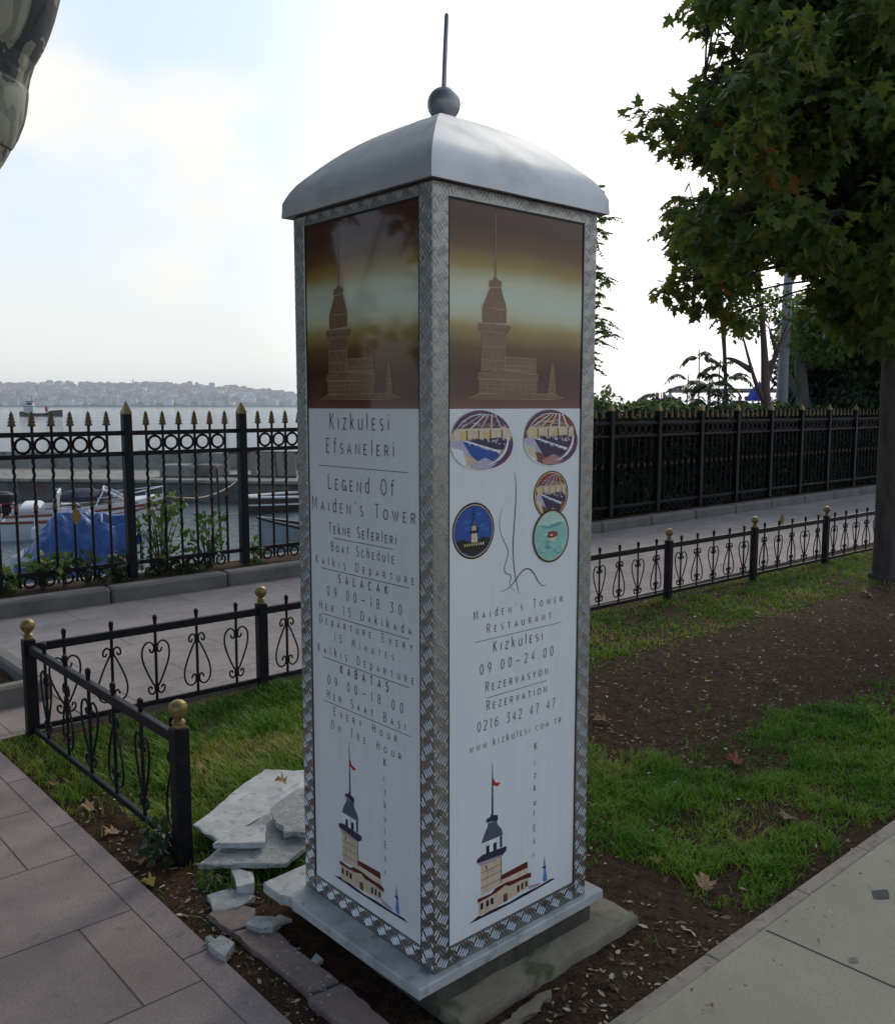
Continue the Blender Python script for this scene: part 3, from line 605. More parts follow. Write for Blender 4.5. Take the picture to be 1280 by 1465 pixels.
# round and oval pictures
def inell(cx, cz, rx, rz, P): return [(cx + rx * x, cz + rz * z) for x, z in P]
def ell(n=36, a0=0, a1=360, r=1.0): return [(r * math.cos(math.radians(a0 + (a1 - a0) * i / n)), r * math.sin(math.radians(a0 + (a1 - a0) * i / n))) for i in range(n + (0 if a1 - a0 == 360 else 1))]
def clip_ell(P, r=1.0): return [((x, z) if x * x + z * z <= r * r else (x * r / math.hypot(x, z), z * r / math.hypot(x, z))) for x, z in P]
rp = random.Random(5)
def hall(cx, cz, rx, rz, warm, seed, par, frame=False):
    q = random.Random(seed); it = []
    if frame: it.append(('black', inell(cx, cz, rx * 1.07, rz * 1.05, ell()), 0)); it.append(('gold', inell(cx, cz, rx * 1.0, rz * 1.0, ell()), 1)); r = .955
    else: r = 1.0
    it.append(('brown' if warm else 'beige', inell(cx, cz, rx * r, rz * r, ell()), 2))
    def pt(x, z, w_, h_, k, lv, sk_=0.0):
        if x * x + z * z < .93 * r * r: it.append((k, inell(cx, cz, rx, rz, clip_ell([(x, z), (x + w_, z + sk_), (x + w_ + sk_ * .3, z + h_ + sk_), (x + sk_ * .2, z + h_)], r)), lv))
    E_ = lambda P: inell(cx, cz, rx, rz, clip_ell(P, r))
    it.append(('redbrown' if warm else 'purple', E_(ell(20, 25, 155, r)), 3)); it.append(('beige' if warm else 'beige2', E_([(-.9, .30), (-.5, .62), (.2, .68), (.85, .42), (.85, .22), (-.9, .18)]), 3))
    for _ in range(45): pt(q.uniform(-.8, .7), q.uniform(.42, .9), q.uniform(.10, .3), q.uniform(.02, .06), q.choice(['brown', 'rose', 'maroon', 'redbrown'] if warm else ['brown', 'purple', 'beige', 'pink']), 4, q.uniform(-.10, .10))
    for k in range(5): x0 = -.75 + k * .34; it.append((q.choice(['white', 'lav', 'cream']), E_([(x0, .40), (x0 + .05, .40), (x0 * .3 + .26, .90), (x0 * .3 + .21, .90)]), 5))
    for k in range(9):
        x0 = -.85 + k * .19; it.append((['cream', 'gold', 'cream', 'beige'][k % 4], E_([(x0, .0), (x0 + .15, .02), (x0 + .15, .34 + q.uniform(-.05, .06)), (x0, .34)]), 5)); it.append(('brown' if k % 2 else 'beige', E_([(x0 + .15, .0), (x0 + .19, .0), (x0 + .19, .36), (x0 + .15, .36)]), 6))
    it.append(('lav', E_([(-1, .02), (.9, .05), (.9, -.2), (-.3, -.55), (-1, -.4)]), 6))
    it.append(('dkpurple', E_([(-.5, .02), (.55, .10), (.92, -.02), (.9, -.35), (.35, -.30), (-.35, -.02)]), 7)); it.append(('deepblue' if not warm else 'dkpurple', E_([(-.62, -.02), (-.38, -.05), (.55, -.42), (.55, -.78), (.0, -.8), (-.35, -.5)]), 7))
    it.append(('white', E_([(-.60, .0), (-.5, .02), (.62, -.38), (.58, -.46)]), 8)); it.append(('white' if not warm else 'cream', E_([(-.95, -.2), (-.62, -.3), (-.5, -.8), (-.7, -.75), (-.98, -.35)]), 8)); it.append(('lav' if not warm else 'rose', E_([(-.35, -.78), (.1, -.58), (.5, -.8), (.2, -1), (-.3, -1)]), 8))
    for _ in range(46): x = q.uniform(-.5, .88); pt(x, .06 - .14 * (x + .5) * q.uniform(.2, 1.5), q.uniform(.025, .07), q.uniform(.03, .07), q.choice(['white', 'lav', 'cream', 'black']), 9, 0)
    for _ in range(24): x = q.uniform(-.45, .5); pt(x, -.12 - .36 * (x + .45), q.uniform(.02, .05), q.uniform(.03, .09), q.choice(['white', 'dkpurple', 'lav', 'midblue']), 9, 0)
    if not frame:                                            # violet sweeps round the picture
        for a0, a1, r0, r1, k in ((70, 165, .93, 1.05, 'purple'), (-75, 8, .90, 1.06, 'purple'), (-80, 20, .80, .88, 'white'), (-70, 0, .76, .78, 'rose'), (60, 180, .89, .915, 'white'), (180, 262, .97, 1.02, 'white')):
            n = 16; A = [a0 + (a1 - a0) * i / n for i in range(n + 1)]; o_ = []; i_ = []
            for i, a in enumerate(A):
                wv = math.sin(PI * i / n); rm = (r0 + r1) / 2; d = (r1 - r0) / 2 * wv + .003
                o_.append(((rm + d) * math.cos(math.radians(a)), (rm + d) * math.sin(math.radians(a)))); i_.append(((rm - d) * math.cos(math.radians(a)), (rm - d) * math.sin(math.radians(a))))
            it.append((k, inell(cx, cz, rx, rz, o_ + i_[::-1]), 11))
    b, ks = decal(par, 'x', FR, it); return b.build('round_picture', [INKM[k] for k in ks], par)
hall(.166, 1.470, .108, .074, False, 3, pR); hall(.424, 1.471, .107, .074, True, 8, pR); hall(.4285, 1.317, .066, .062, True, 21, pR, True)
it = [('black', inell(.1385, 1.243, .0735, .0725, ell()), 0), ('gold', inell(.1385, 1.243, .0685, .0675, ell()), 1), ('deepblue', inell(.1385, 1.243, .0665, .0655, ell()), 2)]
for k in range(14):
    a = rp.uniform(0, 6.28); d = rp.uniform(0, .7); x, z = d * math.cos(a), abs(d * math.sin(a)) ; it.append(('midblue', inell(.1385, 1.243, .066, .065, clip_ell([(x - .2, z), (x, z + .1), (x + .25, z + .05), (x + .1, z - .08)], .98)), 3))
it += [('black', inell(.1385, 1.243, .066, .065, clip_ell([(-1, -.35), (-.6, -.3), (-.1, -.42), (.5, -.28), (1, -.4), (.7, -.75), (0, -1), (-.7, -.75)], 1)), 4), ('navy', inell(.1385, 1.243, .066, .065, [(-.02, .3), (-.01, .9), (.01, .9), (.03, .3)]), 4),
       ('cream', inell(.1385, 1.243, .066, .065, [(-.14, -.45), (.2, -.45), (.16, -.1), (-.12, -.1)]), 5), ('black', inell(.1385, 1.243, .066, .065, [(-.24, -.08), (.26, -.08), (.2, .02), (-.2, .02)]), 6), ('gold', inell(.1385, 1.243, .066, .065, [(-.12, .02), (.13, .02), (.1, .2), (-.09, .2)]), 5), ('slate', inell(.1385, 1.243, .066, .065, [(-.12, .2), (.13, .2), (.05, .4), (-.05, .4)]), 6)]
for k in range(9): x = -.5 + k * .12; it.append((rp.choice(['gold', 'cream', 'white']), inell(.1385, 1.243, .066, .065, [(x, -.58), (x + .06, -.58), (x + .06, -.48), (x, -.48)]), 6))
b, ks = decal(pR, 'x', FR, it); b.build('round_picture', [INKM[k] for k in ks], pR)
it = [('black', inell(.429, 1.203, .0735, .0735, ell()), 10), ('gold', inell(.429, 1.203, .0685, .0685, ell()), 11), ('teal', inell(.429, 1.203, .067, .067, ell()), 12), ('ltgreen', inell(.429, 1.203, .067, .067, ell(18, 30, 150, .98)), 13),
      ('teal2', inell(.429, 1.203, .067, .067, clip_ell([(-.75, .48), (-.2, .40), (.4, .55), (.75, .5), (.2, .36), (-.3, .32)], .98)), 14)]
for k in range(16):
    x, z = rp.uniform(-.8, .6), rp.uniform(-.8, .1); it.append((rp.choice(['teal2', 'ltgreen', 'teal2']), inell(.429, 1.203, .067, .067, clip_ell([(x, z), (x + .18, z + .05), (x + .36, z + .02), (x + .18, z - .03)], .96)), 13))
it += [('redbrown', inell(.429, 1.203, .067, .067, [(-.25, -.05), (-.18, .18), (.05, .2), (.3, .16), (.4, .0), (.1, -.08)]), 15), ('cream', inell(.429, 1.203, .067, .067, [(-.25, -.1), (.4, -.06), (.2, -.2), (-.1, -.2)]), 15), ('white', inell(.429, 1.203, .067, .067, [(-.1, .02), (.02, .1), (.05, .0)]), 16)]
b, ks = decal(pR, 'x', FR, it); b.build('round_picture', [INKM[k] for k in ks], pR)
# --- roof: fascia, bowed sheets meeting in hips, ball and rod
PROF = [(.3235, 2.081), (.3235, 2.0835), (.322, 2.100), (.3215, 2.119), (.3165, 2.131), (.307, 2.149), (.294, 2.168), (.279, 2.184), (.262, 2.200), (.242, 2.219), (.220, 2.238), (.195, 2.258), (.168, 2.277), (.142, 2.293), (.116, 2.307), (.090, 2.319), (.065, 2.329), (.028, 2.343), (.004, 2.349)]
cx = KW / 2; b = MB(); seg = 10
for sd_ in range(4):
    A = [0, PI / 2, PI, 3 * PI / 2][sd_]; c_, s_ = math.cos(A), math.sin(A); vs = []; fs = []
    for d, z in PROF:
        for i in range(seg + 1):
            u_ = (-1 + 2 * i / seg) * d; wob = .0014 * math.sin(i * 1.7 + sd_ * 2 + z * 40) * (1 if 0 < i < seg else 0)
            x, y = u_, -(d + wob); vs.append((cx + x * c_ - y * s_, cx + x * s_ + y * c_, z - ZB))
    for k in range(len(PROF) - 1):
        for i in range(seg): fs.append((k * (seg + 1) + i, k * (seg + 1) + i + 1, (k + 1) * (seg + 1) + i + 1, (k + 1) * (seg + 1) + i))
    b.add(vs, fs)
rf = b.build('roof', M['roofmetal'], kio, smooth=True, fixn=False)
b = MB(); b.prism([(-.0185, -.0185), (KW + .0185, -.0185), (KW + .0185, KW + .0185), (-.0185, KW + .0185)], lambda x, y, h: (x, y, h - ZB), ZE + .0005, ZE + .006)
b.build('soffit', M['darkmetal'], rf)
b = MB(); b.lathe([(.001, 2.335 - ZB)] + [(.0455 * math.sin(a), 2.380 - ZB - .0455 * math.cos(a)) for a in np.linspace(.25, PI - .2, 18)] + [(.001, 2.4254 - ZB)], (cx, cx, 0), 32)
b.build('ball', M['darkmetal'], rf, smooth='all')
b = MB(); b.tube([(cx, cx, 2.42 - ZB), (cx + .003, cx - .002, 2.52 - ZB), (cx + .007, cx - .004, 2.612 - ZB), (cx + .007, cx - .004, 2.618 - ZB)], [.0066, .0062, .006, .003], 12)
b.build('rod', M['darkmetal'], rf, smooth=True)

# plinth: marble slab, dark brown mortar course, mossy footing
pl = thing('kiosk_plinth', 'stone plinth under the pillar, grey marble slab over mossy concrete', 'plinth', K(.3, .3, -.03), KROT)
def PLF(x, y, z): return (x - .3, y - .3, z + .03)
b = MB()
out_ = [(-.065, -.018), (.662, -.018), (.662, .70), (.08, .712), (.03, .71), (-.02, .705), (-.088, .702), (-.092, .69), (-.09, .60), (-.083, .598), (-.074, .57), (-.082, .545), (-.078, .52), (-.075, .30), (-.07, .1)]
vs = []; n = len(out_)
for ins, z in ((.004, .068), (0, .072), (0, .096), (.004, .10)):
    for x, y in out_:
        dx, dy = .3 - x, .33 - y; l = math.hypot(dx, dy); vs.append(PLF(x + dx / l * ins, y + dy / l * ins, z))
fs = [tuple(range(n - 1, -1, -1)), tuple(range(3 * n, 4 * n))]
for k in range(3):
    for i in range(n): fs.append((k * n + i, k * n + (i + 1) % n, (k + 1) * n + (i + 1) % n, (k + 1) * n + i))
b.add(vs, fs); b.build('marble_slab', M['marble'], pl)
b = MB(); b.bbox((0.01, .012, .055), (.63, .64, .082), .01); b.build('mortar_course', M['plinthmortar'], pl)
b = MB(); vs = []; n2 = 26
for zz, gr in ((-.06, .010), (.008, .005), (.0145, .001), (.017, -.008)):
    for i in range(4 * n2):
        q = i / n2; sdn = int(q); f_ = q - sdn; x0, x1, y0, y1 = .012 - gr * .2, .742 + gr * .4, -.088 - gr * .6, .70
        x, y = [(x0 + (x1 - x0) * f_, y0), (x1, y0 + (y1 - y0) * f_), (x1 - (x1 - x0) * f_, y1), (x0, y1 - (y1 - y0) * f_)][sdn]
        w_ = .002 * math.sin(i * 1.3) + .002 * math.sin(i * 2.9 + 1); x += w_ * (1 if x > .3 else -1) * .6; y += w_ * .8; z2 = zz - (.012 * max(0, (x - .55)) if sdn == 0 else 0)
        if x > .73 and y > .02 + .0: y = min(y, .70); x -= .10 * min(1, max(0, (y - .02) / .35))
        vs.append(PLF(x, y, z2 + .003 * math.sin(i * .9)))
m4 = 4 * n2; fs = [tuple(range(3 * m4, 4 * m4))]
for k in range(3):
    for i in range(m4): fs.append((k * m4 + i, k * m4 + (i + 1) % m4, (k + 1) * m4 + (i + 1) % m4, (k + 1) * m4 + i))
b.add(vs, fs); b.build('concrete_footing', M['concrete_moss'], pl, smooth=True)

# ------------------------------------------------------------------ broken stones around it
def stone(name, label, cat, P, z, th, tilt=(0, 0), m='marble', rough=.004, group=None, seed=1):
    rough *= 1.5; q = random.Random(seed); c = (sum(p[0] for p in P) / len(P), sum(p[1] for p in P) / len(P))
    O = []
    for i in range(len(P)):
        a, e_ = P[i], P[(i + 1) % len(P)]; k = max(1, int(math.hypot(a[0] - e_[0], a[1] - e_[1]) / .035))
        for j in range(k): f_ = j / k; O.append((a[0] + (e_[0] - a[0]) * f_ - c[0] + (q.uniform(-rough, rough) if j else 0), a[1] + (e_[1] - a[1]) * f_ - c[1] + (q.uniform(-rough, rough) if j else 0)))
    n = len(O); vs = []; b = MB()
    for ins, zz in ((.93, -th), (.985, -th * .75), (1, -.003), (.985, 0)):
        for i, (x, y) in enumerate(O):
            jx = q.uniform(-rough, rough) if zz < -.004 else q.uniform(-.35, .15) * rough; vs.append((x * ins + jx, y * ins + jx, zz + tilt[0] * x + tilt[1] * y))
    vs.append((0, 0, .0005)); tp = len(vs) - 1
    fs = [tuple(range(n - 1, -1, -1))]
    for k in range(3):
        for i in range(n): fs.append((k * n + i, k * n + (i + 1) % n, (k + 1) * n + (i + 1) % n, (k + 1) * n + i))
    for i in range(n): fs.append((3 * n + i, 3 * n + (i + 1) % n, tp))
    b.add(vs, fs); return tag(b.build(name, M[m], None, K(c[0], c[1], z), KROT), label, cat, group)
G_ = 'broken stone pieces beside the kiosk'
stone('marble_slab', 'largest broken marble slab, long pale wedge lying on the grass behind the pile', 'stone slab', [(-.035, 1.289), (-.022, 1.126), (.413, 1.235), (.56, 1.27), (.56, 1.44), (.504, 1.471), (.423, 1.563), (.25, 1.47), (.05, 1.335)], .058, .022, (.0, .0), 'marble', .003, G_, 2)
stone('marble_slab', 'rough grey slab with speckled face in the middle of the pile', 'stone slab', [(-.143, 1.035), (.076, .834), (.198, .885), (.36, 1.02), (.30, 1.20), (.269, 1.219), (.06, 1.13)], .056, .023, (.03, .0), 'marble2', .003, G_, 4)
stone('marble_offcut', 'small smooth pale marble offcut lying on top of the rough slab', 'stone slab', [(-.07, 1.066), (.063, .948), (.131, 1.055), (.045, 1.118)], .086, .022, (.03, 0), 'marble', .001, G_, 6)
stone('marble_fragment', 'jagged speckled slab fragment leaning against the left foot of the pillar', 'stone slab', [(.196, 1.136), (.142, .961), (.20, .895), (.33, .97), (.40, 1.15), (.35, 1.19)], .108, .024, (.09, .02), 'marble2', .006, G_, 8)
stone('marble_chunk', 'thick pale chunk of stone standing below the slab pile', 'stone fragment', [(-.064, .955), (-.046, .951), (-.025, .88), (-.058, .815), (-.106, .838)], .036, .05, (.05, -.05), 'marble', .005, G_, 10)
stone('marble_fragment', 'flat jagged grey stone fragment half under the thick chunk', 'stone fragment', [(-.179, .898), (-.101, .886), (-.065, .79), (-.142, .766), (-.208, .803)], .010, .022, (0, 0), 'marble2', .006, G_, 12)
stone('marble_fragment', 'flat oval stone fragment resting on the cracked red kerb stone', 'stone fragment', [(-.181, .646), (-.14, .664), (-.102, .626), (-.097, .586), (-.13, .578), (-.166, .598)], .028, .028, (.02, 0), 'marble2', .005, G_, 14)
stone('marble_fragment', 'angular stone fragment at the edge of the tiled path', 'stone fragment', [(-.312, .633), (-.263, .645), (-.25, .588), (-.30, .55)], .022, .03, (.05, .04), 'marble2', .004, G_, 16)
stone('marble_chip', 'tiny pale marble chip on the bare soil near the slab edge', 'stone fragment', [(-.114, .398), (-.089, .412), (-.089, .376), (-.115, .373)], .003, .012, (.1, .05), 'marble', .002, G_, 18)
stone('marble_chip', 'small pale chip between the oval fragment and the marble slab', 'stone fragment', [(-.085, .651), (-.062, .652), (-.05, .602), (-.092, .611)], .006, .012, (.05, 0), 'marble', .003, G_, 20)
stone('marble_chip', 'sliver of bluish stone standing beside the angular fragment', 'stone fragment', [(-.30, .672), (-.285, .668), (-.283, .64), (-.297, .645)], .02, .03, (.2, .1), 'marble2', .002, G_, 22)
R_ = 'red kerb stones sunk in the soil'
stone('kerb_stone', 'broken end piece of red kerb stone beneath the stone fragments', 'kerb stone', [(-.225, .80), (-.215, .675), (-.135, .655), (-.10, .73), (-.12, .81)], .006, .05, (0, 0), 'redstone', .006, R_, 24)
stone('kerb_stone', 'long worn red kerb stone with a scuffed top beside the tiled path', 'kerb stone', [(-.215, .662), (-.205, .275), (-.115, .262), (-.12, .60), (-.14, .645)], .007, .05, (0, 0), 'redstone', .003, R_, 26)
stone('kerb_stone', 'red kerb stone nearest the viewer, cut by the bottom edge', 'kerb stone', [(-.215, .262), (-.20, -.18), (-.112, -.18), (-.115, .25)], .007, .05, (0, 0), 'redstone', .003, R_, 28)
stone('concrete_lump', 'narrow broken strip of old mortar edging below the footing', 'stone fragment', [(.02, -.155), (.26, -.125), (.30, -.135), (.28, -.155), (.03, -.18)], -.002, .03, (0, 0), 'concrete_moss', .006, None, 30)

# ------------------------------------------------------------------ low ornamental fences
HEART = [(.46, .87), (.36, .80), (.20, .80), (.12, .88), (.22, .96), (.52, 1.0), (.86, .94), (1.0, .80), (.92, .62), (.62, .40), (.32, .22), (.10, .11), (.12, .03), (.34, -.02), (.56, .03), (.58, .11), (.42, .13), (.34, .08)]
def low_picket(flip):
    b = MB(); b.tube([(0, 0, .035), (0, 0, .425)], .0075, 6)
    b.tube([(0, 0, .44), (0, 0, .462), (0, 0, .478), (0, 0, .490), (0, 0, .496)], [.007, .010, .0125, .011, .004], 8)
    for sx_ in (-1, 1):
        P = [(sx_ * .073 * p[0], 0.0, .085 + .27 * (1 - p[1] if flip else p[1])) for p in spline([(x, y) for x, y in HEART], 4)]
        b.tube(P, .0050, 5)
    for z in (.085 + .27 * (.88 if not flip else .12), .085 + .27 * (.08 if not flip else .92)): b.bbox((0, 0, z), (.024, .018, .026), .004)
    return b
def fin_bm(b, z): b.lathe([(.020, z), (.021, z + .006), (.018, z + .012), (.024, z + .018), (.020, z + .026), (.013, z + .031), (.016, z + .035), (.027, z + .046), (.033, z + .060), (.0325, z + .074), (.027, z + .086), (.016, z + .095), (.002, z + .098)], (0, 0, 0), 20)
def low_post():
    p = MB(); p.bbox((0, 0, .225), (.054, .054, .49), .004); return p
lp_, lpk = None, {}
def low_fence(label, base, rot, posts, pick, skip=False):
    global lp_
    th = thing('low_fence', label, 'fence', base, rot)
    for x in (posts if not skip else posts[1:]):
        if lp_ is None:
            o = low_post().build('post', M['black'], th); g = MB(); fin_bm(g, .468); f_ = g.build('ball_finial', M['gold'], o, smooth=True); lp_ = (o, f_)
        else:
            o = lp_[0].copy(); COL.objects.link(o); o.parent = th; f_ = lp_[1].copy(); COL.objects.link(f_); f_.parent = o
        o.location = (x, 0, 0)
    for k, x in enumerate(pick):
        fl = k % 2 == 1
        if fl not in lpk: o = low_picket(fl).build('picket', M['black'], th, smooth=True); lpk[fl] = o
        else: o = lpk[fl].copy(); COL.objects.link(o); o.parent = th
        o.location = (x, 0, 0); o.rotation_euler = (0, random.uniform(-.012, .012), random.uniform(-.09, .09))
    for z, h, nm in ((.425, .040, 'top_rail'), (.035, .026, 'bottom_rail')):
        b = MB()
        for a, c in zip(posts[:-1], posts[1:]): b.bbox(((a + c) / 2, 0, z), (c - a - .054, .026 if nm == 'top_rail' else .018, h), .003)
        b.build(nm, M['black'], th)
    return th
lp = [0, 1.22, 2.45, 3.68, 4.93, 6.20, 7.50, 8.76, 10.0]; pk = []
for i in range(len(lp) - 1):
    st = (lp[i + 1] - lp[i]) / 5.4
    for k in range(5): pk.append(lp[i] + st * (.7 + k))
lf = low_fence('long low black fence with scrolled pickets and gold ball posts between lawn and promenade', K(-.12, 2.775), ANG - .0285, lp, pk)
low_fence('short low black fence section running towards the viewer beside the tiled path', K(-.12, 2.775), ANG - PI / 2, [0, 1.585], [.12 + .262 * (k + .4) for k in range(6)][:6], True)

# ------------------------------------------------------------------ tall sea fence
hf = thing('tall_fence', 'tall black iron fence with gold spear tips along the sea wall', 'fence', K(0, 5.76, .12), ANG)
hp = [-.52, .56, 1.62, 2.68, 3.74, 4.80, 5.86, 6.93, 8.0, 9.03, 10.06, 11.03, 12.02, 13.0, 13.96, 14.97, 16.0, 17.0]
b = MB(); b.bbox((0, 0, .685), (.072, .072, 1.37), .004); po = b.build('post', M['black'], hf)
b = MB(); b.lathe([(.052, 1.37), (.052, 1.383), (.004, 1.475)], n=4, M=Matrix.Rotation(PI / 4, 3, 'Z')); sp = b.build('spear_cap', M['gold'], po); po.location = (hp[0], 0, 0)
for x in hp[1:]:
    o = po.copy(); COL.objects.link(o); o.parent = hf; o.location = (x, 0, 0); c = sp.copy(); COL.objects.link(c); c.parent = o
b = MB(); b.tube([(0, 0, .03), (0, 0, .62)], .0110, 6)
tw = [(.0035 * math.cos(z * 90), .0035 * math.sin(z * 90), z) for z in np.linspace(.66, 1.03, 40)]; b.tube(tw, .0125, 5)
b.lathe([(.012, .60), (.018, .615), (.012, .63), (.010, .66)], n=8); b.lathe([(.010, .655), (.015, .668), (.010, .69)], n=8); b.tube([(0, 0, 1.03), (0, 0, 1.285)], .0115, 6)
pkt = b.build('picket', M['black'], hf, smooth=True)
b = MB()
zf = 1.275
lf_ = [(.008, 0), (.034, .010), (.018, .030), (.031, .036), (.014, .056), (.025, .062), (.010, .082), (.017, .086), (.001, .122)]
P = [(r, zf + z) for r, z in lf_] + [(-r, zf + z) for r, z in lf_[::-1]]
b.prism(P, lambda x, y, h: (x, h, y), -.007, .007); lft = b.build('leaf_finial', M['oldgold'], pkt)
b = MB(); b.lathe([(.013, .628), (.020, .645), (.016, .668), (.011, .69)], n=8); col_ = b.build('gold_collar', M['oldgold'], pkt)
first = True; np_ = 0
for i in range(len(hp) - 1):
    st = (hp[i + 1] - hp[i] - .072) / 6.8
    for k in range(6):
        x = hp[i] + .036 + st * (.9 + k)
        if hp[i] < 9.5 or True:
            if np_ >= 98: continue
            np_ += 1
            if first: o = pkt; first = False
            else:
                o = pkt.copy(); COL.objects.link(o); o.parent = hf; c = lft.copy(); COL.objects.link(c); c.parent = o; c = col_.copy(); COL.objects.link(c); c.parent = o
            o.location = (x, 0, 0)
        hf.setdefault if False else None
xs_last = []
for z, h, nm in ((1.215, .038, 'top_rail'), (1.045, .036, 'middle_rail'), (.125, .034, 'bottom_rail')):
    b = MB()
    for a, c in zip(hp[:-1], hp[1:]): b.bbox(((a + c) / 2, 0, z), (c - a - .072, .026, h), .003)
    b.build(nm, M['black'], hf)
def ring(r, rt):
    b = MB(); n, k_ = 22, 6; vs = []; fs = []
    for i in range(n):
        a = 2 * PI * i / n
        for j in range(k_): c_ = 2 * PI * j / k_; rr = r + rt * math.cos(c_); vs.append((rr * math.cos(a), rt * 1.2 * math.sin(c_), rr * math.sin(a)))
    for i in range(n):
        for j in range(k_): fs.append((i * k_ + j, ((i + 1) % n) * k_ + j, ((i + 1) % n) * k_ + (j + 1) % k_, i * k_ + (j + 1) % k_))
    b.add(vs, fs); return b
rg = ring(.057, .0110).build('ring', M['black'], hf, smooth='all'); rs = ring(.042, .0095).build('small_ring', M['black'], hf, smooth='all'); c1 = c2 = 0
for i in range(len(hp) - 1):
    st = (hp[i + 1] - hp[i] - .072) / 6.8
    for k in range(5):
        x = hp[i] + .036 + st * (1.4 + k)
        if c1 < 85:
            o = rg if c1 == 0 else rg.copy()
            if c1: COL.objects.link(o); o.parent = hf
            o.location = (x, 0, 1.13); c1 += 1
        if c2 < 60:
            o = rs if c2 == 0 else rs.copy()
            if c2: COL.objects.link(o); o.parent = hf
            o.location = (x, 0, .062); c2 += 1
def leaf_badge(name, label, par_loc, rot, zc, hgt):
    b = MB(); P = [(0, -.62), (.14, -.60), (.16, -.42), (.33, -.2), (.40, .02), (.36, .12), (.38, .2), (.27, .36), (.22, .5), (.1, .6), (0, .78)]
    P = P + [(-x, y) for x, y in P[::-1][1:-1]]
    b.prism([(x * hgt, y * hgt) for x, y in P], lambda x, y, h: (x, h, y + zc), -.006, .006); return b
b = leaf_badge('x', '', None, 0, .555, .10); o = b.build('leaf_badge', M['gold'], hf); o.location = (1.165, -.03, 0)
b = leaf_badge('x', '', None, 0, .50, .075); o = b.build('leaf_badge', M['gold'], lf); o.location = (6.66, 0, 0)
#PART2
# ------------------------------------------------------------------ foliage
MAPLE = [(0, .02), (.10, .12), (.24, .06), (.46, .04), (.35, .20), (.37, .30), (.52, .38), (.66, .52), (.42, .52), (.26, .50), (.24, .62), (.27, .76), (.12, .82), (0, 1.06)]
def maple_tpl():
    P = MAPLE + [(-x, y) for x, y in MAPLE[::-1][1:-1]]; V = [(0, .42, 0)] + [(x, y, -.22 * abs(x) - .10 * y * y) for x, y in P]; n = len(P)
    return np.array(V), np.array([(0, 1 + i, 1 + (i + 1) % n) for i in range(n)])
def lance_tpl(wd=.16):
    V = np.array([(0, 0, 0), (wd, .28, -.03), (wd * .8, .62, -.06), (0, 1, -.14), (-wd * .8, .62, -.06), (-wd, .28, -.03)]); return V, np.array([(0, 1, 5), (1, 2, 4), (1, 4, 5), (2, 3, 4)])
def oval_tpl(): return lance_tpl(.36)
def nrm(a): return a / np.maximum(np.linalg.norm(a, axis=1, keepdims=True), 1e-9)
def leaf_cloud(P, D, Nn, S, tpl):
    V, F = tpl; D = nrm(D); X = nrm(np.cross(D, Nn)); Nn = np.cross(X, D); k = len(V)
    W = P[:, None, :] + S[:, None, None] * (X[:, None, :] * V[None, :, 0:1] + D[:, None, :] * V[None, :, 1:2] + Nn[:, None, :] * V[None, :, 2:3])
    FF = (F[None] + (np.arange(len(P)) * k)[:, None, None]).reshape(-1, 3)
    return W.reshape(-1, 3), FF, len(F)
def leaves(name, P, D, Nn, S, tpl, m, parent=None, base=(0, 0, 0), rnd=None, kind=None):
    W, FF, k = leaf_cloud(P, D, Nn, S, tpl)
    r_ = RNG.random(len(P)) if rnd is None else rnd
    o = np_mesh(name, W - np.array(base), FF, [m], np.repeat(r_, k), parent)
    if kind: o['kind'] = kind
    return o
def clump_pts(C, R, n, flat=.8):
    u_ = nrm(RNG.normal(size=(n, 3))); r = R * RNG.random((n, 1)) ** .45; q = u_ * r; q[:, 2] *= flat
    return np.array(C) + q, u_
def crown(name, clumps, dens, size, tpl, m, parent, base, down=.7, rfun=None):
    PP, DD, NN, SS, RR = [], [], [], [], []
    for C, R in clumps:
        n = max(8, int(dens * R * R)); P, u_ = clump_pts(C, R, n)
        D = u_ * .8 + RNG.normal(size=(n, 3)) * .5 + np.array([0, 0, -down]); Nv = RNG.normal(size=(n, 3)) * .55 + u_ * .5 + np.array([0, 0, .8])
        PP.append(P); DD.append(D); NN.append(Nv); SS.append(size * RNG.uniform(.6, 1.25, n)); RR.append(np.clip(RNG.random(n) * .75 + .25 * RNG.random(), 0, 1) if rfun is None else rfun(P, n))
    return leaves(name, np.concatenate(PP), np.concatenate(DD), np.concatenate(NN), np.concatenate(SS), tpl, m, parent, base, np.concatenate(RR))
def limb(P, n=5): return [Vector(p) for p in spline([tuple(q) for q in P], n)]
def branches(b, skel, clumps, r0=.012):
    S = [p for p in skel]
    for C, R in clumps:
        C = Vector(C); best = min(S, key=lambda p: (p - C).length + (1.5 if p.z > C.z + .3 else 0)); d = (C - best).length
        if d < .12: continue
        mid = best.lerp(C, .5) + Vector((random.uniform(-.1, .1), random.uniform(-.1, .1), .06 * d + random.uniform(0, .08))); pts = limb([best, mid, C], 4)
        rr = r0 + .006 * d; b.tube(pts, list(np.linspace(rr, .004, len(pts))), 5)
        for k in range(3):
            e_ = C + Vector((random.gauss(0, 1), random.gauss(0, 1), random.gauss(-.1, .7))).normalized() * R * .85; b.tube([pts[-3], pts[-2].lerp(e_, .4) + Vector((0, 0, .03)), e_], [.005, .004, .0025], 4)
def inside(poly, x, y):
    c = False; j = len(poly) - 1
    for i in range(len(poly)):
        if (poly[i][1] > y) != (poly[j][1] > y) and x < (poly[j][0] - poly[i][0]) * (y - poly[i][1]) / (poly[j][1] - poly[i][1]) + poly[i][0]: c = not c
        j = i
    return c
LG = leaf_mat('plane_leaf', [(0, (.046, .086, .020)), (.40, (.088, .138, .024)), (.74, (.16, .19, .032)), (.92, (.20, .185, .030)), (.98, (.26, .14, .020)), (1, (.30, .10, .016))], .58)
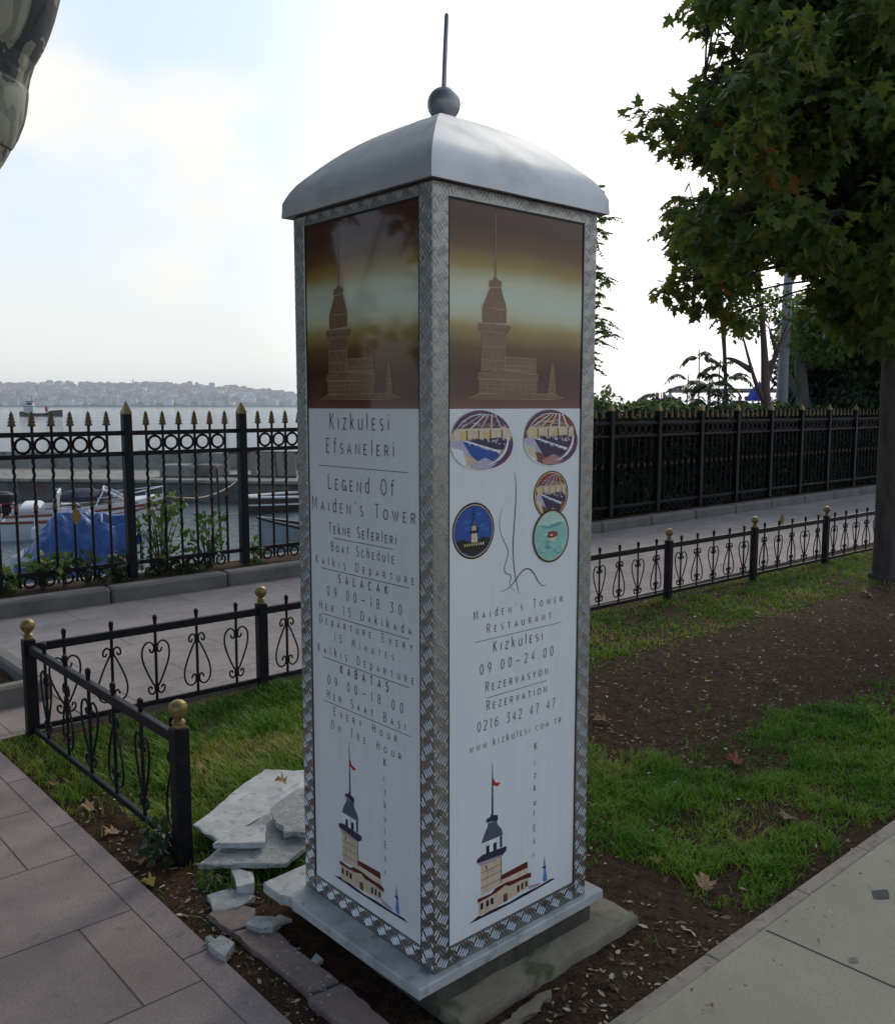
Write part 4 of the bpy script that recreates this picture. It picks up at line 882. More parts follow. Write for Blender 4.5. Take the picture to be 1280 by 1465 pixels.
LD = leaf_mat('dark_leaf', [(0, (.015, .032, .014)), (.6, (.028, .055, .020)), (1, (.05, .085, .025))], .25)
LY = leaf_mat('fresh_leaf', [(0, (.06, .12, .02)), (.6, (.10, .18, .03)), (1, (.20, .23, .05))], .45)
LA = leaf_mat('pinnate_leaf', [(0, (.03, .055, .016)), (.6, (.05, .08, .02)), (1, (.11, .12, .03))], .35)
GR0 = leaf_mat('tuft_blade', [(0, (.05, .145, .01)), (.6, (.10, .23, .014)), (1, (.2, .29, .03))], .35)
LC = leaf_mat('conifer_leaf', [(0, (.014, .034, .026)), (.6, (.024, .052, .040)), (1, (.04, .075, .055))], .15)
M['bark'] = mat('dark_bark', (.035, .028, .024), (.085, .068, .058), 14, rough=.95, bump=.9, bscale=30, stretch=(1, 1, .25))
M['greybark'] = mat('grey_bark', (.10, .085, .075), (.17, .15, .13), 10, rough=.9, bump=.5, bscale=30, stretch=(1, 1, .3))
M['redbark'] = mat('reddish_bark', (.11, .065, .055), (.19, .12, .10), 10, rough=.9, bump=.5, bscale=30, stretch=(1, 1, .3))
# the big plane tree at the right: outline of its low crown seen from the path, clumps at real depths
def big_tree():
    base = K(6.95, 1.80); base.z = -.03
    th = thing('plane_tree', 'large dark tree with lobed leaves and bare trunk at the right lawn edge', 'tree', base)
    poly = [(985, -40), (990, 40), (1045, 30), (1075, 55), (1070, 95), (1030, 120), (985, 145), (905, 168), (915, 192), (960, 215), (985, 235), (975, 290), (962, 340), (965, 370), (950, 400), (960, 420), (1000, 432), (1065, 452), (1110, 468), (1160, 478), (1215, 505), (1290, 510), (1400, 440), (1520, 470), (1640, 380), (1720, 150), (1650, -200), (1500, -420), (1300, -520), (1150, -420), (1060, -200)]
    cl = []; tr_ = 0
    while len(cl) < 560 and tr_ < 30000:
        tr_ += 1; u, v = (random.uniform(880, 1720), random.uniform(-520, 480)) if tr_ % 3 == 0 else (random.uniform(920, 1330), random.uniform(-60, 490))
        inner = sum(inside(poly, u + dx, v + dy) for dx, dy in ((0, 0), (34, 0), (-34, 0), (0, 26), (0, -26)))
        if inner < 5: continue
        y = 8.1 + random.gauss(0, 1.0) * (1.0 if u > 1000 else .5)
        if y < 5.6 or y > 10.2: continue
        c = at(u, v, y)
        if c.z < 1.95 : continue
        cl.append((tuple(c), random.uniform(.15, .27) if u < 1120 else random.uniform(.2, .32)))
    for u, v, y, r in [(918, 172, 7.6, .16), (948, 178, 7.7, .2), (975, 168, 7.8, .22), (1000, 12, 8.0, .22), (1010, 40, 8.1, .12), (1040, 0, 8.2, .2), (958, 408, 7.5, .16), (985, 420, 7.6, .18), (1015, 432, 7.5, .16), (1045, 455, 7.7, .15), (985, 300, 7.8, .2), (975, 345, 7.6, .2), (1020, 150, 7.9, .22), (1050, 135, 7.9, .2), (1085, 95, 8.2, .18), (1065, 75, 8.2, .14), (1105, 60, 8.4, .2), (1030, 62, 8.1, .15), (1048, 88, 8.1, .16), (1028, 108, 8.0, .16), (1068, 38, 8.2, .15), (1010, 125, 7.9, .14), (1085, 20, 8.2, .2)]: cl.append((tuple(at(u, v, y)), r))
    # sky shows through here
    gaps = [(1105, 395, 20, 22), (1128, 420, 12, 18), (1215, 80, 8, 8), (1098, 430, 14, 14)]
    keep = []
    for C, R in cl:
        u, v, f = proj(C); rp_ = R * 1304 / f
        if any(((u - gx) / (gw + rp_ * .75)) ** 2 + ((v - gy) / (gh + rp_ * .75)) ** 2 < 1 for gx, gy, gw, gh in gaps): continue
        keep.append((C, R))
    b = MB(); bx, by = base.x, base.y
    tp = limb([base + Vector((0, 0, -.1)), base + Vector((0, 0, .05)), base + Vector((0, 0, .25)), base + Vector((-.02, .02, 1.5)), base + Vector((-.05, .0, 3.0)), base + Vector((.02, .05, 4.8)), base + Vector((.1, .0, 7.0))], 6)
    n = len(tp); rad = [.175 if i < 3 else .135 if i < 8 else max(.03, .112 - .0028 * (i - 8)) for i in range(n)]; b.tube(tp, rad, 14)
    sk = tp[20:]
    for i, e_ in enumerate([(-1.9, -.5, 4.2), (-1.6, .3, 5.0), (-.9, -1.2, 4.4), (1.5, .4, 4.2), (1.8, -.8, 4.8), (.2, 1.5, 4.2), (-.6, .9, 6.0), (.8, -.9, 6.2), (-2.0, -.1, 4.0), (-.8, -.6, 5.4)]):
        s_ = tp[22 + i]; E_ = base + Vector(e_); L_ = limb([s_, s_.lerp(E_, .5) + Vector((0, 0, .25)), E_], 7); b.tube(L_, list(np.linspace(.055, .014, len(L_))), 7); sk += L_
    branches(b, sk, keep, .005)
    b.v = [tuple(Vector(p) - base) for p in b.v]; b.build('trunk', M['bark'], th, smooth='all')
    def rf(P, n):
        w_ = np.array([proj(p)[:2] for p in P[:1]])[0]; warm = .20 if (w_[0] < 1080 and 180 < w_[1] < 470) else .10 if w_[0] < 1150 else 0
        return np.clip(RNG.random(n) * .80 + RNG.random() * .12 + warm * RNG.random(n) ** .7, 0, 1)
    crown('crown', keep, 1150, .100, maple_tpl(), LG, th, base, .75, rf)
big_tree()
def frond(bw, PL, base, d, ln, pairs=9, ll=.10, droop=.5):
    base = Vector(base); d = Vector(d).normalized(); side = d.cross(Vector((0, 0, 1)))
    if side.length < .1: side = Vector((1, 0, 0))
    side.normalize(); pts = []
    for i in range(9): f_ = i / 8; pts.append(base + d * ln * f_ + Vector((0, 0, -droop * ln * f_ * f_)))
    bw.tube(pts, list(np.linspace(.006, .002, 9)), 4, True)
    for k in range(pairs):
        f_ = .2 + .8 * k / pairs; i = min(int(f_ * 8), 7); p = pts[i].lerp(pts[i + 1], f_ * 8 - i); tg = (pts[i + 1] - pts[i]).normalized()
        for sg in (-1, 1): PL.append((p, side * sg * .9 + tg * .45 + Vector((0, 0, -.45 + random.uniform(-.15, .15))), ll * (1.05 - .45 * f_) * random.uniform(.85, 1.15)))
    PL.append((pts[-1], (pts[-1] - pts[-2]).normalized(), ll * .6))
def pinnate_plant(name, label, cat, base, stems, group=None, m=None, fl=(.5, .8), ll=.13, pairs=9, top=8):
    base = Vector(base); th = thing(name, label, cat, base, 0, group); b = MB(); PL = []
    for S in stems:
        S = limb(S, 5); b.tube(S, list(np.linspace(.022, .008, len(S))), 6)
        for k in range(top):
            f_ = 1 - .55 * (k / top) ** 1.2; i = min(int(f_ * (len(S) - 1)), len(S) - 2); p = S[i]; a = k * 2.4 + random.uniform(-.3, .3)
            frond(b, PL, p, (math.cos(a), math.sin(a), random.uniform(.3, 1.5)), random.uniform(*fl), pairs, ll, random.uniform(.5, 1.0))
    b.v = [tuple(Vector(p) - base) for p in b.v]; b.build('stem', M['greybark'], th, smooth='all')
    P = np.array([tuple(p) for p, d, s_ in PL]); D = np.array([tuple(d) for p, d, s_ in PL]); S_ = np.array([s_ for p, d, s_ in PL])
    leaves('foliage', P, D, RNG.normal(size=P.shape) * .3 + np.array([0, 0, 1.0]), S_, lance_tpl(.17), m or LA, th, base)
def stem_to(u, v, y, s=None, z0=.1):
    P = at(u, v, y); return [Vector((P.x + random.uniform(-.1, .1), P.y, z0)), Vector((P.x + random.uniform(-.06, .06), P.y, (P.z + z0) / 2)), P]
pinnate_plant('tree_of_heaven', 'young bushy tree with feathery leaves rising above the hedge beside the sea terrace', 'tree', at(985, 700, 15.6), [stem_to(u, v, y) for u, v, y in ((1000, 500, 15.5), (985, 535, 15.8), (1030, 515, 15.7), (1015, 540, 15.3), (1040, 535, 15.6))], None, LA, (.45, .75), .17, 10, 9)
pinnate_plant('tree_of_heaven', 'small sapling with a few feathery drooping leaves at the left end of the hedge top', 'tree', at(948, 700, 15.0), [stem_to(946, 562, 15.0), stem_to(938, 572, 15.1)], None, LA, (.5, .68), .17, 11, 6)
pinnate_plant('tree_of_heaven', 'tall tree with feathery leaves reaching out from behind the left edge of the dark crown', 'tree', at(1040, 700, 15.6), [[at(1040, 690, 15.6), at(1030, 450, 15.6), at(985, 262, 15.6)], [at(1040, 690, 15.7), at(1030, 420, 15.7), at(982, 285, 15.7)], [at(1040, 690, 15.6), at(1030, 400, 15.6), at(975, 312, 15.6)], [at(1040, 690, 15.8), at(1032, 420, 15.8), at(985, 335, 15.8)]], None, LA, (.5, .7), .19, 10, 6)
# slender tree mostly hidden by the kiosk
def slim_tree():
    base = at(800, 690, 12.6); base.z = .0
    th = thing('locust_tree', 'slender light green tree mostly hidden behind the right edge of the pillar', 'tree', base)
    b = MB(); tp = limb([base, base + Vector((.05, 0, 1.6)), base + Vector((-.05, .1, 2.8)), base + Vector((.1, 0, 3.7))], 6); b.tube(tp, list(np.linspace(.07, .015, len(tp))), 8)
    PL = []
    for u, v in [(858, 268), (852, 300), (866, 312), (862, 335), (850, 350), (848, 385), (860, 395), (868, 402), (858, 420), (862, 440), (850, 460), (866, 462), (872, 478), (856, 490), (845, 510), (835, 300), (830, 350), (825, 420), (800, 280), (790, 350), (770, 420), (810, 470), (760, 320), (740, 400), (845, 525)]:
        E_ = at(u, v, 12.6 + random.uniform(-.7, .7)); s_ = min(tp, key=lambda p: (p - E_).length + (1 if p.z > E_.z else 0)); L_ = limb([s_, s_.lerp(E_, .6) + Vector((0, 0, .15)), E_], 4); b.tube(L_, list(np.linspace(.014, .004, len(L_))), 4)
        for k in range(11):
            p = L_[random.randint(len(L_) // 2, len(L_) - 1)]; a = random.uniform(0, 6.28); frond(b, PL, p, (math.cos(a), math.sin(a), random.uniform(-.3, .4)), random.uniform(.14, .26), 6, .062, .35)
    b.v = [tuple(Vector(p) - base) for p in b.v]; b.build('trunk', M['greybark'], th, smooth='all')
    P = np.array([tuple(p) for p, d, s_ in PL]); D = np.array([tuple(d) for p, d, s_ in PL]); S_ = np.array([s_ for p, d, s_ in PL])
    leaves('crown', P, D, RNG.normal(size=P.shape) * .7 + np.array([0, -.3, .6]), S_, lance_tpl(.34), leaf_mat('locust_leaf', [(0, (.08, .14, .025)), (.6, (.14, .20, .04)), (1, (.24, .26, .06))], .6), th, base)
slim_tree()
def plain_tree(name, label, base, path, rad, clumps, dens, size, tpl, lm, bark, extra=()):
    base = Vector(base); th = thing(name, label, 'tree', base); b = MB(); tp = limb(path, 6); b.tube(tp, list(np.linspace(rad, rad * .35, len(tp))), 9); sk = list(tp)
    for P in extra: L_ = limb(P, 5); b.tube(L_, list(np.linspace(rad * .55, .012, len(L_))), 6); sk += L_
    branches(b, sk, clumps, .008); b.v = [tuple(Vector(p) - base) for p in b.v]; b.build('trunk', bark, th, smooth='all')
    if clumps: crown('crown', clumps, dens, size, tpl, lm, th, base, .5)
def clumps_in(u0, u1, v0, v1, y, dy, n, r): return [(tuple(at(random.uniform(u0, u1), random.uniform(v0, v1), y + random.uniform(-dy, dy))), random.uniform(*r)) for _ in range(n)]
plain_tree('forked_tree', 'slim reddish forked tree growing from the hedge next to the grey lamp pole', at(1097, 720, 15.5), [at(1097, 720, 15.5), at(1095, 560, 15.5), at(1093, 500, 15.5), at(1088, 430, 15.4)], .10, clumps_in(1035, 1130, 420, 478, 15.5, .8, 26, (.14, .28)), 700, .085, oval_tpl(), LY, M['redbark'],
    [[at(1097, 545, 15.5), at(1112, 500, 15.5), at(1128, 460, 15.5)], [at(1096, 580, 15.5), at(1080, 545, 15.4), at(1062, 480, 15.3)], [at(1112, 505, 15.5), at(1100, 470, 15.5)], [at(1075, 530, 15.4), at(1050, 515, 15.4), at(1035, 512, 15.4)]])
plain_tree('forked_tree', 'grey-brown leaning double trunk to the right of the grey lamp pole', at(1150, 720, 17), [at(1152, 720, 17), at(1148, 570, 17), at(1142, 500, 17), at(1143, 420, 17)], .15, clumps_in(1128, 1260, 430, 510, 17.5, 1.2, 80, (.25, .45)), 800, .095, oval_tpl(), LY, M['greybark'], [[at(1150, 575, 17), at(1132, 545, 17), at(1120, 500, 17), at(1170, 455, 17)]])
plain_tree('conifer', 'dark blue-green conifer behind the tall fence at the right', at(1185, 720, 19), [at(1190, 720, 19), at(1188, 500, 19), at(1185, 440, 19)], .16, clumps_in(1145, 1228, 452, 574, 19, 1.0, 150, (.28, .5)), 900, .16, lance_tpl(.16), LC, M['bark'])
plain_tree('broadleaf_tree', 'bushy olive green tree filling the gap between conifer and large trunk', at(1235, 720, 18), [at(1235, 720, 18), at(1232, 500, 18), at(1228, 420, 18)], .14, clumps_in(1200, 1320, 430, 574, 18, 1.2, 170, (.25, .45)), 900, .095, oval_tpl(), LD, M['bark'])
plain_tree('broadleaf_tree', 'dense tree behind the lamp pole, dark leaves showing left of the conifer', at(1130, 720, 20), [at(1135, 720, 20), at(1135, 500, 20)], .14, clumps_in(1118, 1165, 470, 575, 20, .8, 80, (.25, .42)), 900, .095, oval_tpl(), LD, M['bark'])
lpb = at(1113, 700, 16.3); lpb.z = 0
th = thing('lamp_post', 'tall grey metal lamp pole rising through the trees behind the hedge', 'lamp post', lpb)
M['pole'] = mat('grey_pole_paint', (.22, .225, .235), (.28, .285, .29), 8, rough=.5)
b = MB(); top = at(1131, 340, 16.3) - lpb; b.tube([(0, 0, 0), (0, 0, .4), tuple(top * .5 + Vector((-.02, 0, 0))), tuple(top)], [.13, .115, .095, .07], 14); b.build('pole', M['pole'], th, smooth='all')
b = MB(); b.lathe([(.16, 0), (.17, .05), (.14, .4), (.12, .42)], n=14); b.build('base_sleeve', M['pole'], th, smooth=True)
b = MB(); e_ = top + Vector((0, 0, 1.6)); b.tube([tuple(top), tuple(top + Vector((0, 0, 1.1))), tuple(top + Vector((-.5, -.3, 1.6))), tuple(top + Vector((-1.2, -.6, 1.7)))], [.07, .055, .045, .04], 10); b.bbox(tuple(top + Vector((-1.4, -.7, 1.68))), (.5, .2, .1), .03); b.build('lamp_arm', M['pole'], th, smooth=True)
# hedge / ivy behind the right part of the tall fence
hb = K(11.6, 6.35); th = thing('ivy_hedge', 'dense dark ivy hedge growing behind the right half of the tall fence', 'hedge', hb, ANG)
def hedge_h(t): return 1.50 + .06 * np.sin(t * 2.1) + .05 * np.sin(t * 5.3 + 1)
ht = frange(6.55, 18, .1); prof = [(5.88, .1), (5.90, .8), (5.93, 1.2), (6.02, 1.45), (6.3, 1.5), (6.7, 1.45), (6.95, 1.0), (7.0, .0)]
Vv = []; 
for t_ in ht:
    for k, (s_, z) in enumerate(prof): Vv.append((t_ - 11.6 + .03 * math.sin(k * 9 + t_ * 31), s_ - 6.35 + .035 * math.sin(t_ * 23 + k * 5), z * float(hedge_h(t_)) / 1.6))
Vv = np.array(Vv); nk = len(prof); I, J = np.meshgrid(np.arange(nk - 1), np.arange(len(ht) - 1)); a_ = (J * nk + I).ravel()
M['inner'] = mat('light_block_core', (.008, .012, .007), (.022, .032, .014), 30, rough=1, bump=1, bscale=25)  # dark core added inside the leaves to keep light from passing through
np_mesh('light_block_core', Vv, np.stack([a_, a_ + 1, a_ + 1 + nk, a_ + nk], -1), [M['inner']], None, th, None, 0, True)
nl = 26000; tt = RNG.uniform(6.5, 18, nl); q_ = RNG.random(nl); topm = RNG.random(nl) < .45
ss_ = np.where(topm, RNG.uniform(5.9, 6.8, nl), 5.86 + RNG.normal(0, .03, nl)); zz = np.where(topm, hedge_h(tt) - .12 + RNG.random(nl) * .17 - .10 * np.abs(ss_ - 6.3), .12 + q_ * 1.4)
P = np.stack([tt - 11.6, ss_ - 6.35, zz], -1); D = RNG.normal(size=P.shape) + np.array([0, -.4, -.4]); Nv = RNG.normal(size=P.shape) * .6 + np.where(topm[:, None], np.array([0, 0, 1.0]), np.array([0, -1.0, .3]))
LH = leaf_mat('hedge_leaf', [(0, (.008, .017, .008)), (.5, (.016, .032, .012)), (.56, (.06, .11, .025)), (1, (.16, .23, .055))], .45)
leaves('foliage', P, D, Nv, RNG.uniform(.045, .085, nl), oval_tpl(), LH, th, (0, 0, 0), np.where(topm, .45 + .55 * RNG.random(nl), .5 * RNG.random(nl)))  # shade painted in: front leaves take the ramp's dark half, top leaves its light half
def bush(name, label, base, clumps, dens, size, m, tpl=None, group=None, cat='shrub'):
    base = Vector(base); th = thing(name, label, cat, base, 0, group); b = MB()
    for C, R in clumps: C = Vector(C); b.tube([base + Vector((random.uniform(-.03, .03), 0, -.05)), base.lerp(C, .5) + Vector((0, 0, .03)), C], [.006, .005, .003], 4)
    b.v = [tuple(Vector(p) - base) for p in b.v]; b.build('stem', M['greybark'], th, smooth='all'); crown('foliage', clumps, dens, size, tpl or oval_tpl(), m, th, base, .2)
bush('yellow_green_shrub', 'light yellow-green shrub above the fence just right of the pillar', at(860, 640, 13), clumps_in(835, 872, 565, 590, 13, .5, 14, (.14, .24)) + clumps_in(860, 905, 582, 597, 13, .4, 12, (.12, .2)), 900, .07, LY)
# weeds along the foot of the tall fence
for k, (lab, u0, u1, v0, v1, n, r, m) in enumerate([
    ('broad leaved weed clump at the fence foot below the blue tarpaulin', 45, 78, 800, 822, 9, (.07, .12), LY), ('low bright weed clump between the first and second fence bars', 84, 106, 800, 815, 6, (.05, .09), LY),
    ('dull yellowish weed tuft left of the thick fence post', 112, 135, 798, 820, 8, (.06, .10), LA), ('dry olive weed clump leaning on the thick fence post', 150, 186, 792, 835, 14, (.07, .12), LA),
    ('leafy climbing plant on the fence right of the thick post', 200, 262, 715, 800, 26, (.07, .13), LY), ('tangled low ivy at the fence foot in the middle of the second bay', 215, 285, 795, 825, 20, (.06, .11), LA),
    ('light sprays of small leaves between fence bars before the bright water', 268, 322, 735, 800, 22, (.05, .09), LY), ('small leafy weed right of the second thick fence post', 352, 378, 775, 800, 8, (.05, .08), LY), ('dark weed clump at the left end of the fence foot', 0, 18, 815, 850, 10, (.06, .11), LY)]):
    cl = []
    for _ in range(n):
        u, v = random.uniform(u0, u1), random.uniform(v0, v1); P0 = at(u, v, 1.0); d_ = (P0 - Vector((0, 0, EYE))); s_t = 5.80 + random.uniform(-.05, .14)
        n_ = Vector((-SA, CA, 0)); k_ = (s_t + Vector((NX, NY, 0)).dot(n_)) / d_.dot(n_); C = Vector((0, 0, EYE)) + d_ * k_; C.z = max(C.z, .13); cl.append((tuple(C), random.uniform(*r)))
    cc = sum((Vector(c) for c, _ in cl), Vector()) / len(cl); bush('weed', lab, (cc.x, cc.y, .12), cl, 1500 if k not in (4, 6) else 700, .06, m, None, 'weeds along the foot of the tall fence', 'weed')

P_ = K(-.175, 1.27, -.01)
bush('weed', 'dark leafy weed growing at the foot of the front fence post', P_, [((P_.x + random.uniform(-.07, .07), P_.y + random.uniform(-.07, .07), random.uniform(.02, .07)), random.uniform(.03, .055)) for _ in range(11)], 5200, .034, LD, None, None, 'weed')
P_ = K(-.125, .965, -.012)
bush('grass_tuft', 'bright grass tuft sprouting between the slab pile and the thick stone chunk', P_, [((P_.x + random.uniform(-.04, .04), P_.y + random.uniform(-.03, .03), random.uniform(.008, .02)), .028) for _ in range(6)], 30000, .034, GR0, lance_tpl(.05), None, 'grass tuft')

# ------------------------------------------------------------------ grass, litter, fallen leaves
GR = leaf_mat('grass_blade', [(0, (.060, .16, .010)), (.45, (.12, .26, .014)), (.78, (.23, .32, .028)), (1, (.38, .32, .10))], .35, .5)
def grass_density(t, s):
    n1 = noise2(t * 2.3 + 11, s * 2.3 + 7, 21); n2 = noise2(t * 7 + 3, s * 7 + 19, 33); n3 = n1 * .65 + n2 * .35
    d = np.zeros_like(t)
    def sm(x, a, b_): return np.clip((x - a) / (b_ - a), 0, 1)
    edge = .86 - .165 * (t - 1.4) + .25 * (n1 - .5) + .2 * (n2 - .5)
    near = sm(edge - s, 0, .12) * sm(s, -.31, -.20) * sm(t + (n2 - .5) * .6 + .55 * np.clip(s, 0, .5), 1.02, 1.28) * (.12 + .88 * sm(n3, .40, .54))
    far = sm(s - (1.70 + .25 * (n1 - .5)), 0, .15) * sm(2.74 - s, 0, .05) * (.3 + .7 * sm(n3, .34, .5)) * sm(t, .2, .5)
    left = sm(s - .62 - .3 * n2, 0, .2) * sm(t, -.14, -.02) * sm(1.75 - t + .5 * (n1 - .5), 0, .2) * sm(2.74 - s, 0, .06) * (.6 + .4 * sm(n3, .3, .45)) * (1 - sm(s, 2.25, 2.5) * sm(n2, .35, .5) * .8)
    strip = sm(t, -.30, -.27) * sm(-.08 - t, 0, .04) * sm(s + (n1 - .5) * .9, 1.75, 2.2) * .8
    tuft = sm(noise2(t * 14 + 5, s * 14 + 2, 61), .34, .56)
    d = np.maximum.reduce([near * (.25 + .75 * tuft), far * .75 * (.3 + .7 * tuft), left * (.5 + .5 * tuft), strip * (.4 + .6 * tuft), .012 * sm(n2, .5, .6)])
    inslab = (t > -.11) & (t < .77) & (s > -.12) & (s < .74); d[inslab] = 0; d[(t < -.30) | (s < -.33) | (s > 2.80)] = 0
    return d
def scatter(n, t0, t1, s0, s1): t = RNG.uniform(t0, t1, n); s = RNG.uniform(s0, s1, n); return t, s
T, S_ = [], []
for n, box_ in ((135000, (.7, 3.2, -.33, 1.0)), (85000, (-.31, 1.8, .5, 2.8)), (90000, (3.2, 8.5, -.33, 2.8)), (60000, (.7, 3.2, 1.0, 2.8)), (5000, (-.3, .8, -.32, .6)), (14000, (8.5, 12, -.33, 2.8))):
    t, s = scatter(n, *box_); k = RNG.random(n) < grass_density(t, s); T.append(t[k]); S_.append(s[k])
t = np.concatenate(T); s = np.concatenate(S_); n = len(t); z = soil_z(t, s)
hgt = (.008 + .036 * RNG.random(n) ** 1.8) * (.30 + 1.6 * noise2(t * 6, s * 6, 40) ** 1.4); hgt *= np.where((t < 1.8) & (s > .6), 1.3, 1); wd = np.clip(.0016 + .0012 * RNG.random(n), 0, 1) * np.where(t > 3, 1.7, 1)
a = RNG.uniform(0, 2 * PI, n); lean = RNG.uniform(.2, 1.7, n) * hgt; b0 = np.stack([t, s, z], -1); dx = np.stack([np.cos(a), np.sin(a), 0 * a], -1); px = np.stack([-np.sin(a), np.cos(a), 0 * a], -1)
mid = b0 + dx * (lean * .35)[:, None] + np.stack([0 * a, 0 * a, hgt * .62], -1); tip = b0 + dx * lean[:, None] + np.stack([0 * a, 0 * a, hgt], -1)
V = np.stack([b0 - px * wd[:, None], b0 + px * wd[:, None], mid + px * wd[:, None] * .8, mid - px * wd[:, None] * .8, tip], 1).reshape(-1, 3); i0 = np.arange(n) * 5
F = np.stack([np.stack([i0, i0 + 1, i0 + 2], -1), np.stack([i0, i0 + 2, i0 + 3], -1), np.stack([i0 + 3, i0 + 2, i0 + 4], -1)], 1).reshape(-1, 3)
rn = np.clip(.45 * RNG.random(n) ** 1.3 + 1.5 * (noise2(t * 2.6 + 30, s * 2.6, 51) - .30) + .35 * (noise2(t * 11 + 3, s * 11, 53) - .5), 0, 1)
go = np_mesh('grass', V, F, [GR], np.repeat(rn, 3), None, KLOC, KROT); tag(go, kind='stuff')
# dry litter: chips, husks, leaf scraps
LIT = leaf_mat('dry_litter', [(0, (.07, .043, .026)), (.4, (.17, .105, .058)), (.70, (.36, .26, .15)), (1, (.62, .54, .40))], .1, .7)
T, S_, SZ = [], [], []
for n, box_, sz in ((2600, (1.0, 7.5, .3, 1.9), (.010, .042)), (900, (1.0, 3.6, .5, 1.8), (.008, .024)), (420, (.75, 2.6, -.33, .6), (.010, .04)), (420, (-.29, -.03, -.3, 2.0), (.008, .038)), (200, (-.1, .9, -.33, -.12), (.01, .045)), (150, (-.3, 3.5, 1.0, 2.75), (.01, .03)), (160, (3, 9, 1.7, 2.75), (.02, .05)), (170, (0, 2.4, -.52, -.31), (.006, .026)), (40, (0, 2.2, -1.2, -.33), (.006, .02)), (60, (-.45, 3, 2.8, 5.3), (.01, .03)), (90, (-.9, -.30, 0, 2.6), (.004, .012)), (60, (-.36, -.29, -.2, 2.2), (.006, .02))):
    t, s = scatter(n, *box_); ok = ~((t > -.10) & (t < .75) & (s > -.11) & (s < .72)); t, s = t[ok], s[ok]; T.append(t); S_.append(s); SZ.append(RNG.uniform(sz[0], sz[1], len(t)) * RNG.uniform(.5, 1, len(t)))
t = np.concatenate(T); s = np.concatenate(S_); sz = np.concatenate(SZ); n = len(t)
z = np.where((s < -.32) | (s > 2.8), .006, np.maximum(soil_z(t, s), -.02)) + .006
P = np.stack([t, s, z], -1); a = RNG.uniform(0, 6.28, n); D = np.stack([np.cos(a), np.sin(a), RNG.normal(0, .15, n)], -1); Nv = np.stack([RNG.normal(0, .35, n), RNG.normal(0, .35, n), 1 + 0 * a], -1)
if True: pass
o = leaves('leaf_litter', P, D, Nv, sz, lance_tpl(.2), LIT, None, (0, 0, 0), RNG.random(n), 'stuff'); o.location = KLOC; o.rotation_euler = (0, 0, KROT)
# larger soil crumbs and pebbles
cr_ = MB(); q = random.Random(3)
for _ in range(900):
    reg = q.choice([(1.0, 6.0, .3, 1.8), (-.29, -.02, -.3, 2.1), (.75, 1.7, -.32, .3), (-.1, .9, -.33, -.12)]); t_, s_ = q.uniform(reg[0], reg[1]), q.uniform(reg[2], reg[3])
    if -.1 < t_ < .75 and -.11 < s_ < .72: continue
    r_ = q.uniform(.002, .006) * (1.6 if t_ > 2.5 else 1); z_ = float(soil_z(np.array([t_]), np.array([s_]))[0])
    vs = [(t_ + r_ * x * q.uniform(.7, 1.3), s_ + r_ * y * q.uniform(.7, 1.3), z_ + r_ * (zz_ * .7 + .2)) for x, y, zz_ in ((1, 0, 0), (0, 1, 0), (-1, 0, 0), (0, -1, 0), (.1, .1, 1), (0, 0, -1))]
    cr_.add(vs, [(0, 1, 4), (1, 2, 4), (2, 3, 4), (3, 0, 4), (1, 0, 5), (2, 1, 5), (3, 2, 5), (0, 3, 5)])
o = cr_.build('soil_crumbs', mat('crumbs', (.025, .018, .013), (.11, .08, .06), 20, rough=.95), None, KLOC, KROT); tag(o, kind='stuff')
cr_ = MB(); q = random.Random(9)
for _ in range(260):
    t_, s_ = q.gauss(-.12, .09), q.uniform(.2, 1.05)
    if t_ > -.095 or t_ < -.29: continue
    r_ = q.uniform(.0015, .006); z_ = max(float(soil_z(np.array([t_]), np.array([s_]))[0]), .007 if -.21 < t_ < -.115 and s_ < .66 else -1)
    cr_.add([(t_ + r_ * x * q.uniform(.6, 1.4), s_ + r_ * y * q.uniform(.6, 1.4), z_ + r_ * (zz_ * .6 + .2)) for x, y, zz_ in ((1, 0, 0), (0, 1, 0), (-1, 0, 0), (0, -1, 0), (.1, .1, 1), (0, 0, -1))], [(0, 1, 4), (1, 2, 4), (2, 3, 4), (3, 0, 4), (1, 0, 5), (2, 1, 5), (3, 2, 5), (0, 3, 5)])
o = cr_.build('stone_crumbs', M['marble2'], None, KLOC, KROT); tag(o, kind='stuff')
def dead_leaf(label, t_, s_, sz, col, rot, curl=.35, z=None, tilt=.2):
    sz *= .80; curl = curl * .8 + .12; tilt = min(tilt, .3)
    V, F = maple_tpl(); V = V.copy(); V[:, 1] -= .45; V[:, 2] = curl * (np.abs(V[:, 0]) ** 1.5) + .25 * curl * np.sin(V[:, 1] * 5) + .3 * curl * V[:, 1] ** 2
    c_, s2 = math.cos(rot), math.sin(rot); x = V[:, 0] * c_ - V[:, 1] * s2; y = V[:, 0] * s2 + V[:, 1] * c_; zz_ = V[:, 2] + tilt * y + .35 * x * y + .06 * np.sin(x * 9 + t_ * 7)
    W = np.stack([x * sz, y * sz, zz_ * sz - (zz_ * sz).min()], -1)
    m = bpy.data.materials.get('dead_leaf_' + col) or mat('dead_leaf_' + col, {'red': (.17, .035, .018), 'tan': (.30, .17, .085), 'brown': (.16, .075, .035), 'yellow': (.38, .27, .05)}[col], {'red': (.26, .07, .035), 'tan': (.42, .26, .14), 'brown': (.25, .13, .07), 'yellow': (.45, .35, .08)}[col], 60, rough=.75)
    z0 = z if z is not None else float(soil_z(np.array([t_]), np.array([s_]))[0]) + .008
    o = np_mesh('fallen_leaf', W, F, [m], None, None, K(t_, s_, z0), KROT)
    md = o.modifiers.new('thickness', 'SOLIDIFY'); md.thickness = .0012; md.offset = 0
    tag(o, label, 'fallen leaf', 'dry leaves fallen on the ground')
